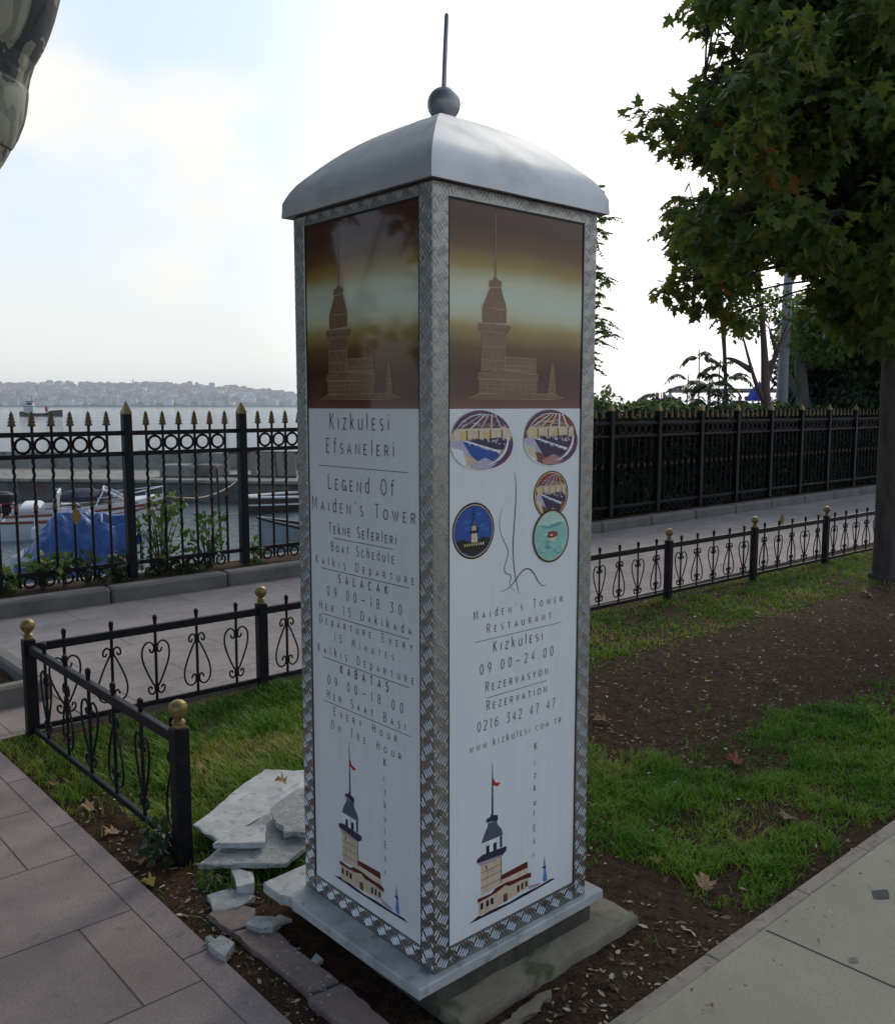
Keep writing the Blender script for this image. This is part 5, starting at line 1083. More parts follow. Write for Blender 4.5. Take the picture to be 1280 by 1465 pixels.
dead_leaf('curled red-brown leaf lying on the near lawn right of the pillar', 2.065, .377, .105, 'red', .4, .5, None, .1)
dead_leaf('brown leaf on the lawn edge close to the concrete path, beside the bare patch', 1.735, -.043, .09, 'brown', 1.9, .3)
dead_leaf('tan leaf folded upright in the grass near the footing, close to the concrete path', 1.079, -.108, .075, 'tan', -.9, .8, None, .5)
dead_leaf('small pinkish tan leaf in the grass right behind the plinth corner', 1.102, .101, .055, 'tan', 2.5, .4)
dead_leaf('pale leaf on the dark soil patch close to the pillar edge', 2.068, 1.117, .11, 'brown', 1.2, .3)
dead_leaf('tan leaf on the far grass strip near the large trunk', 6.139, 1.6, .13, 'tan', .7, .3)
dead_leaf('tan leaf lying on the soil strip beside the tiled path, nearest the corner fence post', -.218, 1.817, .075, 'tan', 1.3, .3)
dead_leaf('reddish leaf at the grassy path edge under the corner fence post', -.24, 2.15, .05, 'brown', .5, .3)
dead_leaf('tan ragged leaf on the soil in the middle of the strip beside the tiled path', -.225, 1.56, .075, 'tan', 2.0, .3)
dead_leaf('yellow-brown curled leaf below the front fence post', -.241, 1.27, .06, 'tan', 2.8, .6)
dead_leaf('large pale brown leaf at the path edge below the front fence post', -.275, 1.12, .06, 'yellow', 1.0, .3)
dead_leaf('small brown leaf in the grass behind the short fence', .30, 1.9, .06, 'tan', .3, .3)
dead_leaf('crumpled brown leaf lying on the large marble slab', .36, 1.33, .06, 'tan', .9, .5, .088)
dead_leaf('yellow leaf lying on the promenade beyond the low fence', 5.7, 4.62, .12, 'yellow', .9, .2, .008, .05)
# tile stain marks on the concrete path
for k, (t_, s_, r_, lab) in enumerate([(1.44, -.52, .034, 'dark irregular repair patch set in the concrete path'), (1.03, -.62, .018, 'small faint grey spot of filler on the concrete path')]):
    b = MB(); P = [(r_ * (1.2 if i % 2 else 1) * math.cos(.7 + i * PI / 4), r_ * .8 * (1 if i % 3 else 1.2) * math.sin(.7 + i * PI / 4)) for i in range(8)]; P = [(x * random.uniform(.7, 1.25), y * random.uniform(.6, 1.2)) for x, y in P]; b.prism(P, lambda x, y, h: (x, y, h), -.01, .0006); tag(b.build('repair_patch', mat('patch%d' % k, ((.06, .058, .056), (.17, .16, .145))[k], ((.11, .105, .10), (.23, .21, .185))[k], 60, rough=.85), None, K(t_, s_, .001), KROT), lab, 'repair patch')

# ------------------------------------------------------------------ marina: quay, boats
M['quay'] = mat('quay_concrete', (.20, .185, .15), (.30, .28, .24), .9, rough=.9, bump=.4, bscale=8, c3=(.14, .125, .10), s3=2.2)
M['quaydark'] = mat('wet_quay_stone', (.07, .06, .05), (.17, .155, .135), 1.4, rough=.85, bump=.8, bscale=5, c3=(.14, .08, .065), s3=1.1)
QA, QB = at(-500, 640, 36.5), at(700, 640, 33.0)
qd = Vector((QB.x - QA.x, QB.y - QA.y, 0)); ql = qd.length; qa = math.atan2(qd.y, qd.x); QO = Vector((QA.x, QA.y, 0))
th = thing('breakwater', 'long concrete breakwater with a low parapet wall behind the moored boats', 'breakwater', QO, qa)
b = MB(); b.bbox((ql / 2, -2.4, -1.55), (ql, 4.8, 1.3), .05); b.build('quay', M['quaydark'], th)
b = MB(); b.bbox((ql / 2, -2.4, -.86), (ql, 5.0, .12), .03); b.build('walkway', M['quay'], th)
b = MB()
x = 0
while x < ql: b.bbox((x + 1.98, .3, -.52), (3.93, .5, .66), .03); x += 3.96
b.bbox((ql / 2, .3, -.55), (ql, .44, .6), .02); b.build('parapet', M['quay'], th)
pb = at(222, 672, 34.9); pb.z = -.8
o = MB(); o.bbox((0, 0, .33), (.85, .6, .66), .05); o.bbox((0, 0, .68), (.95, .7, .06), .02); tag(o.build('pillar', mat('white_stone', (.42, .42, .41), (.52, .52, .51), 5, rough=.8), None, pb, qa), 'short whitish stone pillar against the breakwater wall', 'pillar')
M['wood'] = mat('grey_wood', (.16, .125, .10), (.28, .23, .19), 6, rough=.9, bump=.4, stretch=(8, 8, .8)); M['darkwood'] = mat('dark_wood', (.05, .03, .025), (.11, .07, .06), 6, rough=.85)
wr = at(372, 702, 30.2); wr.z = -.82; th = thing('wooden_gangway', 'weathered wooden plank frame leaning on the quay edge', 'gangway', wr, qa)
b = MB(); b.bbox((0, 0, .06), (2.5, .14, .1), .01); b.bbox((0, .45, .82), (2.6, .12, .09), .01); b.build('frame', M['darkwood'], th)
for k in range(8):
    if k == 1: continue
    b = MB(); x0 = -1.1 + k * .31; wd_ = .1 if k < 5 else .2; b.prism([(x0 - wd_, 0), (x0 + wd_, 0), (x0 + wd_ - .18, .82), (x0 - wd_ - .18, .82)], lambda x, y, h: (x, y * .5 + h - .08, .08 + y * .92), 0, .05); b.build('plank', M['wood'] if k != 2 else M['darkwood'], th)
b = MB(); b.prism([(.35, .1), (.75, .1), (.7, .4), (.3, .4)], lambda x, y, h: (x, .3 + h, y), 0, .04); b.build('white_board', mat('whiteboard', (.5, .52, .54)), th)
for lab, u, v, dx_, m_ in (('pale square concrete block on the quay edge', 262, 712, .75, 'quay'), ('reddish concrete block on the quay edge next to the pale one', 295, 712, .6, 'quaydark')):
    p_ = at(u, v, 30.6); p_.z = -.8; o = MB(); o.bbox((0, 0, .2), (dx_ * 1.7, .8, .42), .05); o.bbox((0, 0, -.25), (dx_ * 1.9, 1.0, .5), .04); tag(o.build('quay_block', M[m_], None, p_, qa), lab, 'concrete block')
M['gel'] = mat('white_gelcoat', (.62, .63, .63), (.72, .72, .72), 2, rough=.3); M['boatred'] = mat('varnished_rail', (.16, .045, .025), (.26, .08, .045), 9, rough=.4); M['navy'] = mat('navy_cover', (.012, .014, .035), (.03, .032, .06), 6, rough=.8); M['hullgrey'] = mat('grey_hull', (.26, .28, .28), (.36, .38, .38), 4, rough=.5)
M['chrome'] = mat('steel_rail', (.6, .6, .62), rough=.2, metal=1); M['outb'] = mat('outboard_black', (.015, .015, .018), rough=.3); M['redp'] = mat('red_paint', (.35, .02, .03), rough=.4)
m, t_, bb = new_mat('windscreen'); bb.inputs['Base Color'].default_value = (.05, .06, .065, 1); bb.inputs['Roughness'].default_value = .05; bb.inputs['Alpha'].default_value = .55; M['glass'] = m
def hull_sections(Ln, Bm, Hf, sheer=.18, n=16, stern=.8):
    secs = []
    for i in range(n + 1):
        f_ = i / n; x = -Ln / 2 + Ln * f_; w_ = Bm / 2 * (stern + (1 - stern) * min(1, f_ * 2.2)) * (1 - max(0, (f_ - .5) / .5) ** 2.3 * .97); h = Hf + sheer * max(0, (f_ - .35) / .65) ** 1.7; k_ = -.22 + .22 * max(0, (f_ - .72) / .28) ** 2
        secs.append((x + .10 * max(0, f_ - .8) * 5 * .4, w_, h, k_))
    return secs
def hull_mesh(secs, inset=.0, zoff=0.0):
    b = MB(); vs = []; fs = []; n = len(secs)
    for x, w_, h, k_ in secs:
        for y, z in ((-w_, h), (-w_ * .96, h * .45), (-w_ * .78, -.05 + k_ * .3), (-w_ * .3, k_), (w_ * .3, k_), (w_ * .78, -.05 + k_ * .3), (w_ * .96, h * .45), (w_, h)): vs.append((x, y, z))
    for i in range(n - 1):
        for j in range(7): fs.append((i * 8 + j, i * 8 + j + 1, (i + 1) * 8 + j + 1, (i + 1) * 8 + j))
    fs.append(tuple(range(8))); fs.append(tuple((n - 1) * 8 + j for j in range(7, -1, -1))); b.add(vs, fs); return b
def deck(secs, z, k0, k1, ins=.06):
    b = MB(); vs = []; fs = []
    for x, w_, h, k_ in secs[k0:k1]:
        ww = max(w_ - ins, .01); zz_ = z(h)
        vs += [(x, -ww, zz_), (x, 0, zz_ + .03), (x, ww, zz_)]
    n = k1 - k0
    for i in range(n - 1): fs += [(i * 3, i * 3 + 1, i * 3 + 4, i * 3 + 3), (i * 3 + 1, i * 3 + 2, i * 3 + 5, i * 3 + 4)]
    b.add(vs, fs); return b
def rail_path(secs, sd_, dz=.0, dw=0): return [(x, sd_ * (w_ + dw), h + dz) for x, w_, h, k_ in secs]
def outboard(th, x, z):
    b = MB(); b.bbox((x - .22, 0, z + .32), (.42, .30, .36), .08); b.bbox((x - .2, 0, z + .05), (.3, .24, .2), .04); b.build('outboard_motor', M['outb'], th, smooth=True)
    b = MB(); b.bbox((x - .22, 0, z + .20), (.44, .31, .05), .02); b.build('motor_band', M['redp'], th); b = MB(); b.tube([(x - .2, 0, z), (x - .22, 0, z - .45), (x - .22, 0, z - .9)], [.08, .06, .05], 8); b.build('motor_leg', M['outb'], th)
# rowing boat with the varnished rail
def wl(u, v): P = at(u, v, 1.0); d_ = P - Vector((0, 0, EYE)); k_ = (WZ - EYE) / d_.z; return Vector((0, 0, EYE)) + d_ * k_
def heading(a, b_): return math.atan2(b_.y - a.y, b_.x - a.x)
a_, b_ = wl(5, 770), wl(228, 760); c_ = (a_ + b_) / 2; Ln = (b_ - a_).length
th = thing('rowing_boat', 'white wooden rowing boat with a red-brown varnished rail moored by the quay', 'boat', c_, heading(a_, b_)); se = hull_sections(Ln, 1.5, .42, .28)
hull_mesh(se).build('hull', M['gel'], th, smooth=True)
b = MB()
for sd_ in (-1, 1): b.tube(rail_path(se, sd_), .035, 6); 
b.build('rail', M['boatred'], th, smooth=True)
for x in (-1.0, -.2, .7): b = MB(); b.lathe([(.02, -.16), (.07, -.12), (.08, 0), (.07, .12), (.02, .16)], (x, -.82, .18), 10); b.tube([(x, -.82, .34), (x, -.76, .46)], .012, 4); b.build('fender', M['gel'], th, smooth=True)
deck(se, lambda h: .14, 1, 15).build('floor', M['wood'], th)
for x in (-.9, .1, .9): b = MB(); b.bbox((x, 0, .3), (.25, 1.25, .04), .01); b.build('thwart', M['boatred'], th)
outboard(th, -Ln / 2, .35)
# speedboat behind it
a_, b_ = wl(22, 757), wl(232, 748); c_ = (a_ + b_) / 2; Ln = (b_ - a_).length
th = thing('speedboat', 'white speedboat with raked windscreen and navy canopy behind the rowing boat', 'boat', c_, heading(a_, b_)); se = hull_sections(Ln, 1.75, .55, .22, 18, .9)
hull_mesh(se).build('hull', M['gel'], th, smooth=True); deck(se, lambda h: h, 8, 18, .03).build('foredeck', M['gel'], th); deck(se, lambda h: .25, 1, 9).build('cockpit_floor', M['hullgrey'], th)
b = MB()
for sd_ in (-1, 1): b.tube([(x, sd_ * (w_ + .005), h - .16) for x, w_, h, k_ in se], .03, 5)
b.build('rubbing_strake', M['outb'], th)
b = MB()
for sd_ in (-1, 1): b.add([(.15, sd_ * .72, .58), (1.0, sd_ * .55, .62), (.35, sd_ * .60, .95), (.25, sd_ * .62, .95)], [(0, 1, 2, 3)])
b.add([(1.0, -.55, .62), (1.0, .55, .62), (.35, .60, .95), (.35, -.60, .95)], [(0, 1, 2, 3)]); ws = b.build('windscreen', M['glass'], th)
b = MB()
for sd_ in (-1, 1): b.tube([(1.02, sd_ * .56, .62), (.35, sd_ * .61, .96)], .03, 6); b.tube([(.35, sd_ * .61, .96), (.15, sd_ * .73, .58)], .02, 6)
b.tube([(.35, -.61, .96), (.35, .61, .96)], .02, 6); b.build('frame', M['gel'], ws)
b = MB(); b.lathe([(.55, 0), (.52, .12), (.40, .22), (.2, .28), (.01, .30)], (-.12, 0, .68), 14, Matrix.Diagonal((1.1, 1.2, 1))); b.build('canopy', M['navy'], th, smooth=True)
for y in (-.38, .38): b = MB(); b.bbox((-.5, y, .45), (.5, .5, .2), .06); b.bbox((-.75, y, .72), (.14, .5, .5), .05); b.build('seat', M['gel'], th, smooth=True)
b = MB(); b.bbox((-1.35, 0, .5), (.5, 1.4, .28), .06); b.build('stern_seat', M['gel'], th, smooth=True)
b = MB()
for sd_ in (-1, 1):
    pth = [(x, sd_ * max(w_ - .06, .02), h + .2) for x, w_, h, k_ in se[10:]]; b.tube(pth, .014, 5)
    for p_ in pth[::2]: b.tube([p_, (p_[0], p_[1], p_[2] - .2)], .012, 5)
b.build('bow_rail', M['chrome'], th); outboard(th, -Ln / 2, .45)
# tarpaulin-covered boat
a_, b_ = wl(28, 818), wl(196, 812); c_ = (a_ + b_) / 2; Ln = (b_ - a_).length; hd = heading(a_, b_)
th = thing('covered_boat', 'small boat wrapped in a rumpled bright blue tarpaulin just beyond the fence', 'boat', c_, hd); se = hull_sections(Ln * 1.02, 1.25, .35, .1, 14, .85); hull_mesh(se).build('hull', M['gel'], th, smooth=True)
M['tarp'] = mat('blue_tarpaulin', (.008, .035, .15), (.03, .105, .32), 4, rough=.45, bump=.5, bscale=9); nx_, ny_ = 140, 92
uu, vv = np.meshgrid(np.linspace(-1, 1, nx_), np.linspace(-1, 1, ny_)); X = uu * (Ln / 2 + .05); ridge = np.interp(uu, [-1, -.82, -.5, -.35, .1, .55, .85, 1], [.14, .34, .84, 1.08, 1.12, 1.02, 1.04, .85]); Y = vv * (.78 - .12 * np.abs(uu) ** 3) 
prof_ = 1 - np.abs(vv) ** 2.4; Z = ridge * (prof_ * .85 + .15) - .12 * (np.abs(vv) > .9) + .10 * (noise2(uu * 5 + 20, vv * 4 + 20, 71) - .5) + .05 * np.sin(uu * 17 + vv * 3) * np.abs(vv) ** 1.5; Y = Y + .07 * np.sin(uu * 13 + 1) * vv ** 2 * np.sign(vv)
rid = lambda a: 1 - np.abs(2 * a - 1); Z = Z + .06 * (rid(noise2(uu * 3 + 11, vv * 2.2 + 4, 75, 3)) - .7) - .05 * np.abs(np.sin(uu * 9 + vv * 2.5)) ** 3 * (np.abs(vv) > .25)
Z = np.where((uu > .45) & (vv < -.15) & (vv > -.45), Z - .12, Z)
V = np.stack([X, Y, np.maximum(Z, .02)], -1).reshape(-1, 3); I, J = np.meshgrid(np.arange(nx_ - 1), np.arange(ny_ - 1)); a2 = (J * nx_ + I).ravel()
np_mesh('tarpaulin', V, np.stack([a2, a2 + 1, a2 + 1 + nx_, a2 + nx_], -1), [M['tarp']], None, th, None, 0, True)
# grey rowing boats at the pillar's left edge
a_, b_ = wl(372, 790), wl(560, 780); c_ = (a_ + b_) / 2; Ln = (b_ - a_).length
th = thing('rowing_boat', 'pale grey rowing boat, only its bow showing left of the pillar', 'boat', c_, heading(b_, a_)); se = hull_sections(Ln, 1.3, .42, .32); hull_mesh(se).build('hull', M['hullgrey'], th, smooth=True)
b = MB()
for sd_ in (-1, 1): b.tube(rail_path(se, sd_), .03, 6)
b.build('rail', M['outb'], th); deck(se, lambda h: .14, 1, 15).build('floor', M['wood'], th)
for k, (u0, v0, u1, v1, lab) in enumerate([(345, 735, 520, 715, 'long low white boat moored farthest right by the quay, mostly behind the pillar')]):
    a_, b_ = wl(u0, v0), wl(u1, v1); c_ = (a_ + b_) / 2; Ln = (b_ - a_).length; th = thing('rowing_boat', lab, 'boat', c_, heading(b_, a_)); se = hull_sections(Ln, 1.5, .36, .12); hull_mesh(se).build('hull', mat('brown_hull', (.05, .035, .03), (.09, .065, .055), 4, rough=.6), th, smooth=True)
    b = MB()
    for sd_ in (-1, 1): b.tube(rail_path(se, sd_), .04, 6); b.tube([(x, sd_ * (w_ + .01), h * .5) for x, w_, h, k_ in se], .03, 5)
    b.build('rail', M['gel'], th); deck(se, lambda h: .14, 1, 15).build('floor', M['wood'], th)
P0 = wl(318, 800); P0.z = -1.9; tp_ = at(310, 670, P0.y) - P0; b = MB(); b.tube([(0, 0, 0), tuple(tp_ * .5), tuple(tp_)], [.03, .028, .022], 7); tag(b.build('mooring_stake', M['outb'], None, P0, smooth=True), 'thin dark mooring stake standing in the water between two thick fence posts', 'stake')
A_, B_ = at(228, 708, 21.6), at(350, 680, 30.2); b = MB(); b.tube([(0, 0, 0)] + [tuple((A_.lerp(B_, f_) - A_) + Vector((0, 0, -.35 * math.sin(PI * f_)))) for f_ in np.linspace(.1, 1, 9)], .018, 5); tag(b.build('mooring_rope', mat('rope', (.35, .30, .24)), None, A_), 'slack mooring rope from the speedboat bow to the quay', 'rope')
# small working ship out on the water
wp = wl(60, 595.5); th = thing('work_boat', 'small dark work ship with white wheelhouse crossing the strait', 'ship', wp, .04); sc = wp.y / 282.0
M['shipdark'] = mat('ship_hull', (.03, .032, .04), (.06, .06, .07), .4, rough=.6); M['shipwhite'] = mat('ship_white', (.55, .55, .54), (.65, .65, .63), .5)
b = MB(); vs = []; fs = []
for i in range(13):
    f_ = i / 12; x = (-6.3 + 12.6 * f_) * sc; w_ = 1.7 * sc * (1 - max(0, (f_ - .7) / .3) ** 2 * .95) * (.8 + .2 * min(1, f_ * 5)); h = sc * float(np.interp(f_, [0, .06, .12, .2, .62, .68, .75, .9, 1], [1.5, 1.55, 1.2, .95, .95, 1.2, 1.75, 1.85, 2.05])); vs += [(x, -w_, h), (x, -w_ * .85, -.4), (x, w_ * .85, -.4), (x, w_, h)]
for i in range(12): fs += [(i * 4 + j, i * 4 + (j + 1) % 4, i * 4 + 4 + (j + 1) % 4, i * 4 + 4 + j) for j in range(4)]
fs += [(0, 1, 2, 3), (51, 50, 49, 48)]; b.add(vs, fs); b.build('hull', M['shipdark'], th)
b = MB(); b.bbox((-3.6 * sc, 0, 2.0 * sc), (2.9 * sc, 2.2 * sc, 2.2 * sc), .05); b.bbox((-3.3 * sc, 0, 3.7 * sc), (1.9 * sc, 1.9 * sc, 1.5 * sc), .05); wh = b.build('wheelhouse', M['shipwhite'], th)
b = MB(); b.bbox((-3.3 * sc, 0, 4.55 * sc), (2.3 * sc, 2.2 * sc, .16 * sc), .02); b.bbox((-3.6 * sc, 0, 3.02 * sc), (3.1 * sc, 2.4 * sc, .14 * sc), .02); b.build('roof', M['shipdark'], wh)
b = MB(); b.bbox((-3.3 * sc, -.96 * sc, 3.85 * sc), (1.5 * sc, .06, .6 * sc), .01); b.build('window', M['outb'], wh)
b = MB(); b.tube([(-2.9 * sc, 0, 4.6 * sc), (-2.9 * sc, 0, 6.2 * sc)], .06 * sc, 6); b.build('mast', M['shipdark'], th)
b = MB(); b.bbox((1.5 * sc, 0, 2.2 * sc), (.7 * sc, .9 * sc, 1.6 * sc), .1); b.build('deck_winch', mat('winch_red', (.30, .08, .09), rough=.6), th)

# ------------------------------------------------------------------ far shore: hills and houses
RU = [-700, -300, -100, 0, 50, 100, 150, 200, 250, 300, 350, 400, 450, 520, 600, 660]; RV = [556, 552, 552, 552, 550, 549, 552, 549, 547, 551, 556, 563, 568, 574, 579, 582.5]
Y0, Y1 = 2350.0, 3050.0
def ridge_h(X): u = 640 + X / Y1 * 1304.3; return np.maximum((581.3 - np.interp(u, RU, RV)) / 1304.3 * Y1 + 1.6, 0)
def hill_z(X, Y):
    f_ = np.clip((Y - Y0) / (Y1 - Y0), 0, 1.15); h = ridge_h(X); r = np.where(f_ < 1, f_ ** .75, 1 - (f_ - 1) * 2)
    return WZ + .8 * (f_ > 0) + h * r * (.86 + .28 * (noise2(X / 170 + 50, Y / 130 + 3, 81) - .0) * 1.0 - .14) + 4 * (noise2(X / 37 + 9, Y / 37, 83) - .5) * np.clip(f_ * 6, 0, 1)
M['hill'] = mat('far_hill', (.018, .050, .028), (.055, .080, .055), .012, rough=1, lo=.4, hi=.6, detail=10, c3=(.05, .065, .035), s3=.05)
xs_ = np.linspace(-3200, 60, 260); ys_ = np.concatenate([[Y0 - 4], np.linspace(Y0, Y1 * 1.03, 60)])
grid_mesh('hills', xs_, ys_, hill_z, M['hill'], loc=(0, 0, 0), rot=0)
WALL = [mat('far_wall_%d' % i, c, tuple(q * 1.15 for q in c), .2, rough=.9) for i, c in enumerate([(.78, .77, .75), (.55, .50, .47), (.85, .85, .84), (.48, .42, .41), (.72, .69, .64)])]
M['farroof'] = mat('far_roof', (.24, .15, .125), (.36, .24, .20), .3, rough=.9); M['farwin'] = mat('far_window', (.08, .09, .10), rough=.4)
protos = []
for k in range(10):
    w_, d_, h_ = [(11, 10, 9), (14, 11, 13), (9, 9, 7), (18, 12, 16), (12, 10, 11), (22, 12, 14), (10, 10, 15), (15, 10, 8), (13, 12, 18), (26, 14, 10)][k]; b = MB(); b.mi = 0; b.box((0, 0, h_ / 2 - 3), (w_, d_, h_ + 6)); b.mi = 1; e_ = .5
    b.add([(-w_ / 2 - e_, -d_ / 2 - e_, h_), (w_ / 2 + e_, -d_ / 2 - e_, h_), (w_ / 2 + e_, d_ / 2 + e_, h_), (-w_ / 2 - e_, d_ / 2 + e_, h_), (-w_ / 4, 0, h_ + 2.6), (w_ / 4, 0, h_ + 2.6)], [(0, 1, 5, 4), (1, 2, 5), (2, 3, 4, 5), (3, 0, 4), (3, 2, 1, 0)])
    b.mi = 2
    nf_ = max(2, int(h_ / 3)); nw = max(2, int(w_ / 3))
    for f_ in range(nf_):
        for c_ in range(nw): xx = -w_ / 2 + (c_ + .5) * w_ / nw; zz_ = .8 + f_ * h_ / nf_; b.add([(xx - .6, -d_ / 2 - .06, zz_), (xx + .6, -d_ / 2 - .06, zz_), (xx + .6, -d_ / 2 - .06, zz_ + 1.4), (xx - .6, -d_ / 2 - .06, zz_ + 1.4)], [(0, 1, 2, 3)])
    protos.append((b, WALL[k % 5]))
hmesh = []
def house_at(x, y, k, rot):
    z = float(hill_z(np.array([x]), np.array([y]))[0]); return x, y, z, k, rot
hs_ = []; q = random.Random(17)
while len(hs_) < 1500:
    u = q.uniform(-60, 425); f_ = q.random() ** 1.15; y = Y0 + 20 + (Y1 - Y0 - 10) * f_; x = (u - 640) / 1304.3 * y
    dn = float(noise2(np.array([x / 120 + 7.]), np.array([y / 120 + 3.]), 91)[0])
    if q.random() > .25 + 1.6 * max(0, dn - .38) + (.35 if f_ > .6 else 0): continue
    if u > 330 and f_ < .45 and q.random() < .85: continue
    hs_.append(house_at(x, y, q.randrange(10), q.uniform(-.5, .5)))
hs_.sort(key=lambda h: h[1]); first = {}
for i, (x, y, z, k, rot) in enumerate(hs_[:300]):
    if k not in first: o = protos[k][0].build('house', [protos[k][1], M['farroof'], M['farwin']], fixn=False); first[k] = o
    else: o = first[k].copy(); COL.objects.link(o)
    o.location = (x, y, z); o.rotation_euler = (0, 0, rot)
    tag(o, 'one of the small pale houses packed along the hazy far shore', 'house', 'houses along the far shore')
b = MB(); mats_ = WALL + [M['farroof']]
for x, y, z, k, rot in hs_[300:]:
    pb_, _ = protos[k]; R_ = Matrix.Rotation(rot, 3, 'Z'); o_ = len(b.v); b.v += [tuple(R_ @ Vector(p) + Vector((x, y, z))) for p in pb_.v]
    for f, mm in zip(pb_.f, pb_.m):
        if mm == 2: continue
        b.f.append(tuple(i + o_ for i in f)); b.m.append(5 if mm == 1 else k % 5)
tag(b.build('hillside_houses', mats_, fixn=False), kind='stuff')
for u, v, lab, h_ in ((190, 546, 'thin tower standing on the ridge of the far hills near their middle', 26), (378, 560, 'small pale minaret on the falling right end of the far ridge', 24)):
    P_ = at(u, v, Y1 - 30); z = float(hill_z(np.array([P_.x]), np.array([P_.y]))[0]); th = thing('far_tower', lab, 'tower', (P_.x, P_.y, z - 2)); b = MB(); b.lathe([(3, 0), (2.6, h_ * .6), (3.2, h_ * .62), (3.2, h_ * .66), (2.2, h_ * .68), (2.0, h_ * .85)], n=10); b.build('shaft', WALL[0], th); b = MB(); b.lathe([(2.4, h_ * .85), (.1, h_ * 1.15)], n=10); b.build('spire', M['hullgrey'], th)

# ------------------------------------------------------------------ sea terrace at the right, people on it
TY = 45.0; ta = at(925, 575, TY); tb = at(1135, 575, TY); tz = .40
th = thing('sea_terrace', 'waterside cafe terrace with a long flat roof seen over the hedge', 'terrace', (ta.x, TY, tz), .0); tw_ = tb.x - ta.x
b = MB(); b.bbox((tw_ / 2, 2.5, -1.0), (tw_ + 2, 7, 2.0), .05); b.build('deck', M['quay'], th)
M['awn'] = mat('pale_awning', (.20, .165, .165), (.26, .22, .22), 1, rough=.8)
b = MB(); zt = at(1000, 558, TY).z - tz; b.bbox((tw_ / 2 + 1.2, 1.8, zt), (tw_ - 1.4, 3.6, .16), .03); b.build('flat_roof', M['awn'], th)
for x in (.9, 3.1, 5.3, 7.0):
    if x > tw_: continue
    b = MB(); b.tube([(x, .3, 0), (x, .3, zt - .08)], .06, 8); b.build('roof_post', mat('terrace_post', (.30, .16, .14), rough=.6) if x == 3.1 else M['awn'], th)
b = MB()
for z_ in (.55, .85): b.tube([(-.5, -.6, z_ + .55), (tw_, -.6, z_ + .55)], .025, 6)
for x in np.arange(-.4, tw_, .9): b.tube([(x, -.6, .0), (x, -.6, 1.4)], .025, 6)
b.build('railing', M['gel'], th)
for k in range(3): b = MB(); b.bbox((4.6 + k * .9, 1.0, .75), (.7, .7, .05), .01); b.tube([(4.6 + k * .9, 1.0, 0), (4.6 + k * .9, 1.0, .75)], .04, 6); b.build('table', M['gel'], th)
M['skin'] = mat('skin', (.34, .20, .14), rough=.6); M['hair'] = mat('dark_hair', (.015, .011, .009), rough=.6)
def person(label, P, rot, hgt, shirt, trousers, pose):
    th = thing('person', label, 'person', P, rot, 'guests on the sea terrace'); s_ = hgt / 1.75; seat = pose == 'sit'
    J = [(0, 0, .95), (0, .0, 1.15), (0, .01, 1.40), (0, .01, 1.50), (0, .0, 1.60), (0, -.01, 1.72)]
    Ed = [(0, 1), (1, 2), (2, 3), (3, 4), (4, 5)]; R_ = [.14, .13, .14, .055, .085, .075]
    for sg in (-1, 1):
        n0 = len(J)
        arms = [(sg * .17, .01, 1.38), (sg * .22, .02, 1.12), (sg * .20, -.12 if pose != 'wave' else -.05, .92 if pose == 'stand' else .98), (sg * .19, -.20, .88 if pose == 'stand' else 1.0)]
        J += arms; R_ += [.065, .05, .04, .035]; Ed += [(2, n0), (n0, n0 + 1), (n0 + 1, n0 + 2), (n0 + 2, n0 + 3)]; n0 = len(J)
        if seat: legs = [(sg * .10, -.05, .92), (sg * .12, -.45, .90), (sg * .12, -.48, .48), (sg * .12, -.58, .45)]
        else: legs = [(sg * .09, 0, .88), (sg * .10, -.02, .50), (sg * .11, .0, .08), (sg * .11, -.12, .04)]
        J += legs; R_ += [.095, .07, .05, .04]; Ed += [(0, n0), (n0, n0 + 1), (n0 + 1, n0 + 2), (n0 + 2, n0 + 3)]
    dz = -.45 if seat else 0
    me = bpy.data.meshes.new('body'); me.from_pydata([(x * s_, y * s_, (z + dz) * s_) for x, y, z in J], Ed, []); o = bpy.data.objects.new('body', me); COL.objects.link(o); o.parent = th
    sk_ = o.modifiers.new('skin', 'SKIN'); 
    for i, r in enumerate(R_): me.skin_vertices[0].data[i].radius = (r * s_, r * .85 * s_)
    me.skin_vertices[0].data[0].use_root = True; ss2 = o.modifiers.new('sub', 'SUBSURF'); ss2.levels = ss2.render_levels = 1; me.materials.append(shirt)
    b = MB(); b.lathe([(.02, 1.54), (.075, 1.57), (.085, 1.64), (.075, 1.71), (.02, 1.74)], (0, -.012, 0), 12); b.v = [(x * s_, y * s_, (z + dz) * s_) for x, y, z in b.v]; b.build('head', M['skin'], th, smooth='all')
    b = MB(); b.lathe([(.088, 1.62), (.094, 1.68), (.078, 1.75), (.02, 1.775)], (0, .012, 0), 12); b.v = [(x * s_, y * s_, (z + dz) * s_) for x, y, z in b.v]; b.build('hair', M['hair'], th, smooth='all')
cl_ = {k: mat('cloth_' + k, c, rough=.9) for k, c in {'navy': (.03, .035, .08), 'lilac': (.28, .22, .34), 'white': (.6, .6, .6), 'red': (.32, .06, .05), 'grey': (.15, .15, .16), 'green': (.06, .12, .09), 'dark': (.02, .02, .022)}.items()}
